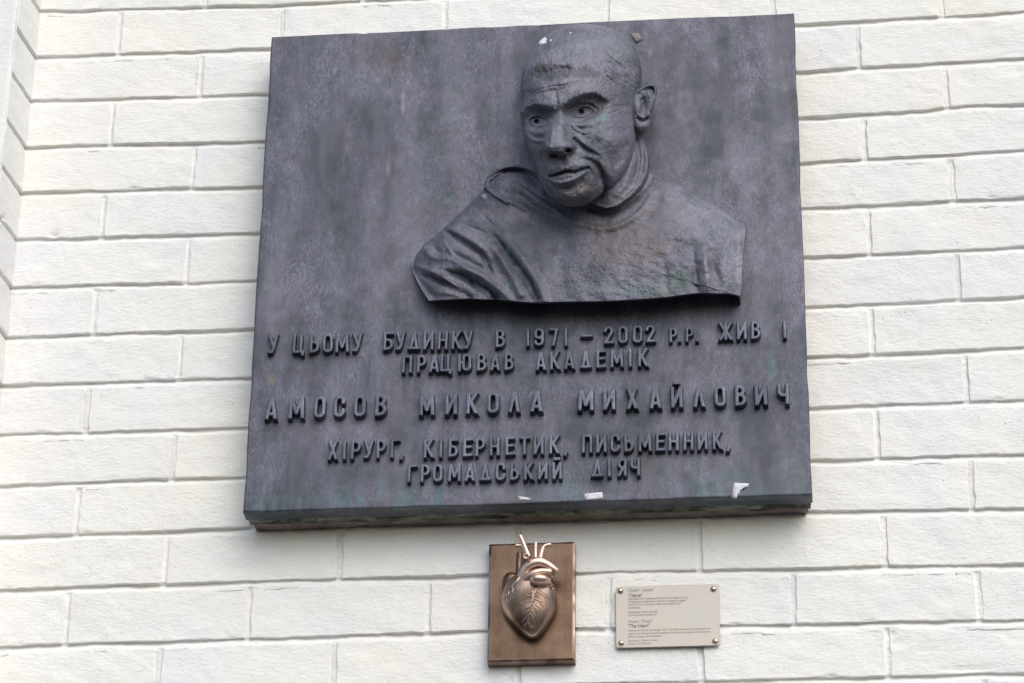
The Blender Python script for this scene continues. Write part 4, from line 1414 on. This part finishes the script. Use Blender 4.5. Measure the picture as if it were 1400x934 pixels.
def soft_box(name, x0, x1, z0, z1, yf, yb, m, parent, bev=.0032, drop=.002, corner=0.0, step=.004, wear_glint=.0):
    gx = np.concatenate([[x0, x0 + bev * .12, x0 + bev * .5, x0 + bev], np.linspace(x0 + bev + .001, x1 - bev - .001, max(4, int((x1 - x0) / step))), [x1 - bev, x1 - bev * .5, x1 - bev * .12, x1]])
    gz = np.concatenate([[z0, z0 + bev * .12, z0 + bev * .5, z0 + bev], np.linspace(z0 + bev + .001, z1 - bev - .001, max(4, int((z1 - z0) / step))), [z1 - bev, z1 - bev * .5, z1 - bev * .12, z1]])
    X, Z = np.meshgrid(gx, gz, indexing='ij')
    e = np.minimum(np.minimum(X - x0, x1 - X), np.minimum(Z - z0, z1 - Z))
    Y = yf + drop * (1 - np.clip(e / bev, 0, 1)) + np.where(e < bev * .13, drop * .15, 0)
    if corner > 0:
        for sx, cx in ((-1, x0 + corner), (1, x1 - corner)):
            for sz, cz in ((-1, z0 + corner), (1, z1 - corner)):
                dx, dz = (X - cx) * sx, (Z - cz) * sz
                m_ = (dx > 0) & (dz > 0)
                sq = np.maximum(dx, dz)
                ln = np.hypot(dx, dz) + 1e-9
                f = np.where(m_, sq / ln, 1)
                X = np.where(m_, cx + (X - cx) * f, X)
                Z = np.where(m_, cz + (Z - cz) * f, Z)
    nu, nv = X.shape
    V = np.stack([X, Y, Z], -1).reshape(-1, 3)
    ring = np.concatenate([np.arange(nu) * nv, (nu - 1) * nv + np.arange(1, nv), (np.arange(nu - 2, -1, -1)) * nv + nv - 1, np.arange(nv - 2, 0, -1)])
    o = len(V)
    bk = V[ring].copy()
    bk[:, 1] = yb
    V = np.concatenate([V, bk, [[(x0 + x1) / 2, yb, (z0 + z1) / 2]]])
    a = np.arange(len(ring))
    b2 = (a + 1) % len(ring)
    Q = np.concatenate([grid_quads(nu, nv), np.stack([ring[b2], ring[a], o + a, o + b2], 1)])
    T = np.stack([o + b2, o + a, np.full(len(a), len(V) - 1)], 1)
    me = mesh_np(name, V, Q, tris=T)
    if wear_glint >= 0:
        w = np.zeros(len(V))
        w[:o] = np.clip(1 - e.reshape(-1) / (bev * 1.3), 0, 1) * wear_glint * (.5 + .7 * vnoise(V[:o, 0] * 90, V[:o, 2] * 90, seed=3))
        wear_glint_attr(me, np.clip(w, 0, 1))
    o_ = link(name, me, m, parent)
    md = o_.modifiers.new('edge_split', 'EDGE_SPLIT')
    md.split_angle = math.radians(25)
    return o_


soft_box('back_plate', hx0, hx1, hz0, hz1, HY, 0.003, M_COPPER, hp, bev=.0030, drop=.0014, wear_glint=.7)

HS = .000945 / 6.022                       # metres per unit of the measuring grid used for the heart


def hw(u, v, h):
    """measured position on the heart (u, v) at height h mm over the plate -> metres"""
    return at(680 + u / 6.022, 725 + v / 6.022, HY - h * .001)


def sdf_blob(prims, res=.0008, k=.004, disp=0.0):
    P0 = np.array([[c[0] - r, c[1] - r, c[2] - r] for c, r, _ in prims]).min(0) - .004
    P1 = np.array([[c[0] + r, c[1] + r, c[2] + r] for c, r, _ in prims]).max(0) + .004
    ax = [np.arange(P0[i], P1[i], res) for i in range(3)]
    X, Y, Z = np.meshgrid(*ax, indexing='ij')
    phi = np.full(X.shape, 1.0)
    for c, r, (sx, sy, sz) in prims:
        q = np.sqrt(((X - c[0]) / sx) ** 2 + ((Y - c[1]) / sy) ** 2 + ((Z - c[2]) / sz) ** 2)
        d = (q - 1) * min(sx, sy, sz)
        t = np.clip(.5 + .5 * (phi - d) / k, 0, 1)
        phi = phi * (1 - t) + d * t - k * t * (1 - t)
    if disp:
        phi += disp * vnoise(X * 160, Z * 160 + Y * 90, seed=5)
    V, Q = surface_nets(phi, (ax[0][0], ax[1][0], ax[2][0]), res)
    return V, Q


def ell(u, v, h, ru, rv, rh):
    a, b, c = ru * HS, rh * .001, rv * HS / math.cos(PITCH) * 1.0
    return (hw(u, v, h), max(a, b, c), (a, b, c))


body = []
chain = [(205, 470, 14, 120, 100, 16), (300, 500, 15, 140, 110, 19), (215, 560, 14, 168, 140, 22), (330, 590, 13, 145, 145, 20), (180, 600, 10, 135, 130, 17), (262, 650, 13, 170, 140, 20), (275, 715, 12, 140, 120, 17.5), (285, 775, 11, 95, 85, 14), (292, 822, 10, 48, 52, 9.5), (385, 560, 10, 90, 130, 15)]
for c in chain:
    body.append(ell(*c))
hv, hq = sdf_blob(body, .0011, .0085)
me = mesh_np('heart', hv, hq)
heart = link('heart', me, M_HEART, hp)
bvh = BVHTree.FromPolygons([Vector(v) for v in hv], [tuple(int(i) for i in q) for q in hq])
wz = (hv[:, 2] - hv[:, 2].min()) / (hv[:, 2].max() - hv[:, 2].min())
wear_glint_attr(me, np.clip(.16 + .38 * vnoise(hv[:, 0] * 55, hv[:, 2] * 55, seed=9) + .35 * np.exp(-((wz - .8) / .16) ** 2), 0, .5))  # patchy rubbing, plus a painted highlight across the upper body


def wear_glint_all(me, w):
    wear_glint_attr(me, np.full(len(me.vertices), w))


def htube(name, pts, r, w=.55, n=6, sides=16, **kw):
    P = np.array([hw(*p) for p in pts])
    Ps = catmull(P, n)
    rr = np.interp(np.linspace(0, 1, len(Ps)), np.linspace(0, 1, len(np.atleast_1d(r)) if np.ndim(r) else 2), np.atleast_1d(r) if np.ndim(r) else [r, r]) * HS
    if kw.pop('ringed', False):
        rr = rr * (1 + .07 * np.sin(np.arange(len(rr)) * 1.25))
    V, Q = tube_mesh(Ps, rr, sides, **kw)
    me = mesh_np(name, V, Q)
    wear_glint_all(me, w)
    return link(name, me, M_HEART, heart)


hv2, hq2 = sdf_blob([ell(100, 440, 8, 55, 80, 9), ell(130, 410, 10, 60, 50, 9), ell(85, 520, 8, 42, 90, 10)], .0011, .006)
me = mesh_np('right_atrium', hv2, hq2)
wear_glint_all(me, .05)
link('right_atrium', me, M_HEART, heart)
htube('vena_cava', [(182, 190, 12), (180, 250, 13), (182, 330, 14), (170, 400, 14)], [24, 26, 30, 34], w=.05, hollow_start=True)
htube('vena_cava', [(238, 212, 44), (234, 224, 34), (222, 250, 24)], [25, 24, 22], w=.85, hollow_start=True)
htube('aorta', [(212, 440, 22), (212, 385, 25), (235, 320, 28), (285, 280, 30), (345, 266, 30), (400, 284, 28), (446, 312, 26), (484, 342, 23)], [52, 50, 49, 48, 46, 43, 40, 38], w=.75, n=8, sides=22, hollow_end=True)
htube('pulmonary_artery', [(222, 440, 24), (245, 396, 31), (292, 358, 35), (362, 340, 34), (443, 346, 31)], [42, 36, 30, 28, 28], w=.75, n=8, sides=20, hollow_end=True)
htube('branch_artery', [(262, 225, 30), (235, 160, 30), (212, 100, 31), (185, 44, 32)], [19, 20, 19, 20], w=.85, hollow_end=True)
htube('branch_artery', [(225, 140, 30), (196, 128, 29), (148, 127, 29)], [14, 13, 14], w=.85, hollow_end=True)
htube('branch_artery', [(313, 230, 31), (314, 170, 31), (316, 98, 32)], [16, 14, 15], w=.85, hollow_end=True)
htube('branch_artery', [(352, 235, 31), (366, 175, 31), (386, 132, 31), (440, 116, 30)], [21, 18, 16, 15], w=.85, hollow_end=True)
hv3, hq3 = sdf_blob([ell(322, 412, 38, 54, 40, 11), ell(362, 414, 37, 58, 38, 11), ell(395, 421, 34, 40, 30, 9)], .0008, .004)
me = mesh_np('left_auricle', hv3, hq3)
wear_glint_all(me, .75)
link('left_auricle', me, M_HEART, heart)
htube('pulmonary_vein', [(400, 412, 26), (425, 412, 26), (440, 410, 26)], 15, w=.4, hollow_end=True, sides=12)
htube('pulmonary_vein', [(395, 440, 24), (420, 446, 25), (437, 452, 26)], 15, w=.4, hollow_end=True, sides=12)
htube('pulmonary_vein', [(415, 455, 22), (436, 466, 24), (452, 470, 26)], 17, w=.4, hollow_end=True, sides=12)
htube('pulmonary_vein', [(405, 395, 25), (438, 388, 26), (454, 384, 26)], 13, w=.4, hollow_end=True, sides=12)


def on_heart(u, v):
    px = [680 + u / 6.022, 725 + v / 6.022]
    d = rays([px])[0]
    d = d / np.linalg.norm(d)
    loc, nrm, i_, ds = bvh.ray_cast(Vector(CAM), Vector(d))
    return None if loc is None else np.array(loc)


VES = [([(288, 478), (292, 520), (288, 560), (283, 610), (272, 650), (268, 682), (258, 730), (252, 780)], 7.5, 4),
       ([(300, 480), (318, 500), (300, 535), (297, 590)], 6, 4), ([(440, 468), (400, 462), (350, 468), (315, 490), (300, 520)], 7, 6),
       ([(288, 535), (262, 540), (235, 550), (215, 572)], 5, 3), ([(262, 540), (240, 530), (215, 520)], 4, 3), ([(285, 575), (250, 590), (215, 605), (190, 618), (165, 636)], 5, 2.5),
       ([(215, 605), (195, 600), (180, 604)], 3.5, 2.5), ([(280, 625), (250, 640), (225, 650), (210, 655)], 4, 2.5), ([(300, 560), (330, 575), (360, 585), (378, 592)], 5.5, 3.5), ([(340, 580), (362, 610), (378, 630)], 4, 3),
       ([(296, 590), (330, 625), (352, 640), (345, 660)], 4, 3), ([(293, 620), (325, 655), (345, 692)], 4.5, 3), ([(330, 660), (350, 668)], 3, 2.5),
       ([(320, 500), (350, 520), (385, 540), (410, 552), (425, 572)], 5, 3), ([(350, 520), (370, 512), (395, 530)], 3.5, 2.5), ([(330, 480), (355, 500), (385, 520), (415, 540)], 4, 3),
       ([(268, 682), (290, 715), (300, 745), (312, 762)], 4.5, 3), ([(268, 690), (242, 715), (215, 745), (203, 760)], 4.5, 3), ([(255, 735), (235, 770), (228, 800)], 4, 2.5), ([(262, 760), (270, 790), (295, 805)], 4, 2.5),
       ([(290, 715), (285, 770), (305, 800)], 3.5, 2.5), ([(242, 715), (215, 735)], 3, 2), ([(240, 760), (218, 782), (212, 795)], 3, 2),
       ([(186, 372), (178, 396), (160, 420), (138, 440), (120, 462), (95, 490), (72, 522), (62, 560)], 10, 4), ([(120, 462), (128, 490), (125, 520)], 4, 3), ([(125, 455), (160, 470), (185, 478)], 4.5, 3), ([(140, 445), (165, 452), (190, 480)], 4, 3),
       ([(90, 500), (92, 530), (80, 560), (82, 590)], 4, 2.5), ([(72, 522), (70, 545), (55, 575)], 3.5, 2.5), ([(155, 465), (170, 490), (195, 500)], 3.5, 2.5), ([(290, 500), (262, 520), (240, 510), (220, 512)], 4, 2.5),
       ([(292, 505), (262, 505), (245, 495)], 3.5, 2.5), ([(283, 600), (310, 640), (330, 690), (340, 720)], 4, 2.5), ([(268, 660), (235, 680), (205, 690)], 3.5, 2.5), ([(425, 572), (436, 600), (440, 640)], 3.5, 2.5), ([(385, 540), (400, 575), (405, 615)], 3.5, 2.5), ([(272, 650), (300, 690), (318, 720)], 3.5, 2.5), ([(165, 636), (150, 660), (148, 690)], 3, 2.2)]
parts = []
for pts, r0, r1 in VES:
    c2 = catmull(np.array([(a, b) for a, b in pts]), 5)
    P = [on_heart(a + 2.0 * math.sin(i * 1.9), b + 1.5 * math.cos(i * 2.3)) for i, (a, b) in enumerate(c2)]
    P = [p for p in P if p is not None]
    if len(P) > 3:
        P = np.array(P)
        P[1:-1] = (P[:-2] + 2 * P[1:-1] + P[2:]) / 4
        parts.append(tube_mesh(P, np.linspace(r0 * 1.3, r1 * 1.35, len(P)) * HS, 8))
V, Q = join(parts)
me = mesh_np('coronary_vessels', V, Q)
wear_glint_all(me, .45)
link('coronary_vessels', me, M_HEART, heart)
# fixing pin on the right side of the plate
q = at(788.6, 859, -.008)
V, Q = tube_mesh([[hx1 - .001, -.008, q[2]], [hx1 + .0016, -.008, q[2]], [hx1 + .0024, -.008, q[2]]], [.0020, .0020, .0012], 10)
me = mesh_np('fixing_pin', V, Q)
wear_glint_all(me, .1)
link('fixing_pin', me, M_COPPER, hp)

# ------------------------------------------------------------------ engraved information plate
def make_steel():
    m, nt, b = mat('satin_beige_metal')
    n = NB(nt)
    c = n.mix(n.ramp(n.noise(14, 3, 0.5), [(0.35, 0.0), (0.7, 1.0)]), (0.50, 0.445, 0.385), (0.48, 0.455, 0.415))
    sp = n.ramp(n.noise(36, 2, 0.5, vec=n.mapping(loc=(5, 1, 2))), [(0.62, 0.0), (0.70, 1.0)])
    c = n.mix(n.math('MULTIPLY', sp, 0.5), c, (0.56, 0.46, 0.36))
    n.link(c, b.inputs['Base Color'])
    b.inputs['Metallic'].default_value = 0.3
    b.inputs['Roughness'].default_value = 0.42
    n.link(n.bump(n.noise(700, 2, 0.5, vec=n.mapping(scale=(.05, 1, 1))), 0.06, 0.0004), b.inputs['Normal'])
    return m


M_STEEL = make_steel()
M_INK = make_simple('engraved_lettering', (0.13, 0.115, 0.105), (0.17, 0.15, 0.14), 0.8, 300, 0.1)
M_BRASS = make_simple('brass_screw', (0.72, 0.60, 0.46), (0.60, 0.48, 0.36), 0.28, 300, 0.1, metal=1.0)
IY = -0.0062
c4 = [at(841.5, 801.3, IY), at(983, 799.2, IY), at(842.3, 885.3, IY), at(984.8, 883.2, IY)]
ix0, ix1 = (c4[0][0] + c4[2][0]) / 2, (c4[1][0] + c4[3][0]) / 2
iz0, iz1 = (c4[2][2] + c4[3][2]) / 2, (c4[0][2] + c4[1][2]) / 2
info = empty('information_plate', ((ix0 + ix1) / 2, 0, iz0), 'small beige metal plate with fine printed text and four domed screws beside the heart', 'sign')
soft_box('panel', ix0, ix1, iz0, iz1, IY, IY + .0018, M_STEEL, info, bev=.0005, drop=.0004, corner=.0032, step=.006, wear_glint=-1)
for (px, py) in [(848, 807.5), (975.5, 805), (849.3, 879), (978, 876.5)]:
    q = at(px, py, IY - .001)
    pr = [(0, -.0034), (.0012, -.0033), (.0024, -.0028), (.0033, -.0020), (.0040, -.0008), (.0042, .0002), (.0040, .0004), (.0017, .0005), (.0016, .0066)]
    V, Q = [], []
    ns = 20
    for r, y in pr:
        th = np.linspace(0, 2 * math.pi, ns, endpoint=False)
        slot = 0
        V.append(np.stack([q[0] + r * np.cos(th), np.full(ns, IY + y) , q[2] + r * np.sin(th)], 1))
    V = np.concatenate(V)
    sc_ = link('screw', mesh_np('screw', V, grid_quads_rings(len(pr), ns)[:, ::-1]), M_BRASS, info)
    cr = []
    # hex socket: a dark recessed disc in the dome
    th = np.linspace(0, 2 * math.pi, 6, endpoint=False)
    rr = .0013
    V = np.concatenate([np.stack([q[0] + rr * np.cos(th), np.full(6, IY - .0036), q[2] + rr * np.sin(th)], 1), np.stack([q[0] + rr * .9 * np.cos(th), np.full(6, IY - .0026), q[2] + rr * .9 * np.sin(th)], 1)])
TEXT = [(858.3, 806.5, 4.3, 'i', 'Проєкт “Шукай”'), (858.3, 813.6, 4.6, 'b', '“Серце”'),
        (858.3, 818.6, 2.75, 'r', 'Подаровано місту менеджером Києва Ю. Бакуленко за участі'),
        (858.3, 822.6, 2.75, 'r', 'та підтримки Національного інституту серцево-судинної'),
        (858.3, 826.6, 2.75, 'r', 'хірургії ім. М.М. Амосова та Інституту геронтології'),
        (858.3, 830.8, 2.75, 'r', 'і реабілітації'),
        (858.3, 836.8, 2.75, 'r', 'Присвячено Миколі Амосову'), (858.3, 840.8, 2.75, 'r', 'Скульптор Юрій Білявський'),
        (858.3, 849.6, 4.3, 'i', 'Project “Shukai”'), (858.3, 856.3, 4.6, 'b', '“The Heart”'),
        (858.3, 862.2, 2.75, 'r', 'Presented to Kyiv by the manager of Kyiv Yurii Bakulenko with the participation and'),
        (858.3, 866.4, 2.75, 'r', 'support from Amosov National Institute of Cardiovascular Surgery and the Institute'),
        (858.3, 870.6, 2.75, 'r', 'of Gerontology and Rehabilitation'),
        (858.3, 876.2, 2.75, 'r', 'Dedicated to Mykola Amosov'), (858.3, 880.4, 2.75, 'r', 'Sculptor Yurii Bilavskyi')]
WID = [36.5, 20, 82, 80, 73, 17, 41, 39, 35, 30, 113, 113, 47, 41, 32]
for (px, py, hpx, st_, body_), wd in zip(TEXT, WID):
    cu = bpy.data.curves.new('printed_text', 'FONT')
    cu.body = body_
    cu.size = 1.0
    cu.resolution_u = 2
    if st_ == 'i':
        cu.shear = 0.3
    cu.offset = 0.022 if st_ == 'b' else 0.0
    to = bpy.data.objects.new('printed_text', cu)
    COL.objects.link(to)
    bpy.context.view_layer.update()
    me = bpy.data.meshes.new_from_object(to.evaluated_get(bpy.context.evaluated_depsgraph_get()))
    bpy.data.objects.remove(to)
    n = len(me.vertices)
    co = np.zeros(n * 3, np.float32)
    me.vertices.foreach_get('co', co)
    co = co.reshape(-1, 3)
    a = at(px, py + hpx * .35 + (1.4 if py < 815 else .8 if py < 850 else .3), IY)
    wm = at(px + wd, py, IY)[0] - a[0]
    hm = hpx * .00107 * 1.32
    sx = wm / co[:, 0].max()
    V = np.stack([a[0] + co[:, 0] * sx, np.full(n, IY - .00012), a[2] + co[:, 1] * hm], 1)
    me.vertices.foreach_set('co', V.astype(np.float32).ravel())
    me.update()
    me.materials.clear()
    link('printed_text', me, M_INK, info)

# ------------------------------------------------------------------ things stuck on or lying against the plaque
def scrap(name, outline, y, th, m, label, cat, group=None, lift=0.0, crumple=0.0004):
    P = np.array([at(a, b, y) for a, b in outline])
    c = P.mean(0)
    n = len(P)
    V = [P[i] for i in range(n)]
    for i in range(n):
        V.append(P[i] * .5 + c * .5)
    V.append(c)
    V = np.array(V)
    V[:, 1] = y - th - crumple * (1 + vnoise(V[:, 0] * 400, V[:, 2] * 400, seed=4)) - lift * np.linspace(0, 1, len(V))
    bk = P.copy()
    bk[:, 1] = y + .0004
    V = np.concatenate([V, bk]) - np.array([c[0], 0, c[2]])
    Q, T = [], []
    for i in range(n):
        j = (i + 1) % n
        Q += [(i, n + i, n + j, j), (i, j, 2 * n + 1 + j, 2 * n + 1 + i)]
        T += [(n + i, 2 * n, n + j)]
    me = mesh_np(name, V, Q, smooth=False, tris=T)
    o = link(name, me, m)
    o.location = (c[0], 0, c[2])
    o['label'] = label
    o['category'] = cat
    if group:
        o['group'] = group
    return o


GP = 'white paper remnants stuck to the plaque'
scrap('paper_scrap', [(799, 675.5), (806, 674.8), (812, 674), (823.5, 673.3), (824.4, 681.5), (812, 683), (799.5, 684)], YF, .0004, M_PAPER, 'small plain white rectangle of paper on the lower edge of the plaque', 'paper scrap', GP)
scrap('paper_scrap', [(1004, 660), (1012, 661), (1024, 661.5), (1022, 666), (1018, 667), (1018.5, 669.5), (1014, 669), (1011, 672), (1012, 675), (1008, 677), (1007, 681.5), (1000, 680.5), (1002, 670)], YF, .0004, M_PAPER, 'torn white corner of paper stuck near the lower right corner of the plaque', 'paper scrap', GP)
scrap('paper_scrap', [(706, 678.5), (714, 679.5), (722, 681), (727, 683), (720, 683.6), (714, 683), (708, 684.5), (711, 681.5)], YF, .0003, M_PAPER, 'thin smeared sliver of white paper, leftmost on the plaque lower edge', 'paper scrap', GP)
scrap('crumb', [(861.5, 46.5), (866, 46), (872.5, 46), (878.5, 54), (870.5, 59.5), (866, 53)], YF, .0006, M_CRUMB, 'grey brown flake of debris caught on the plaque right of the head', 'debris', None, lift=.0015)
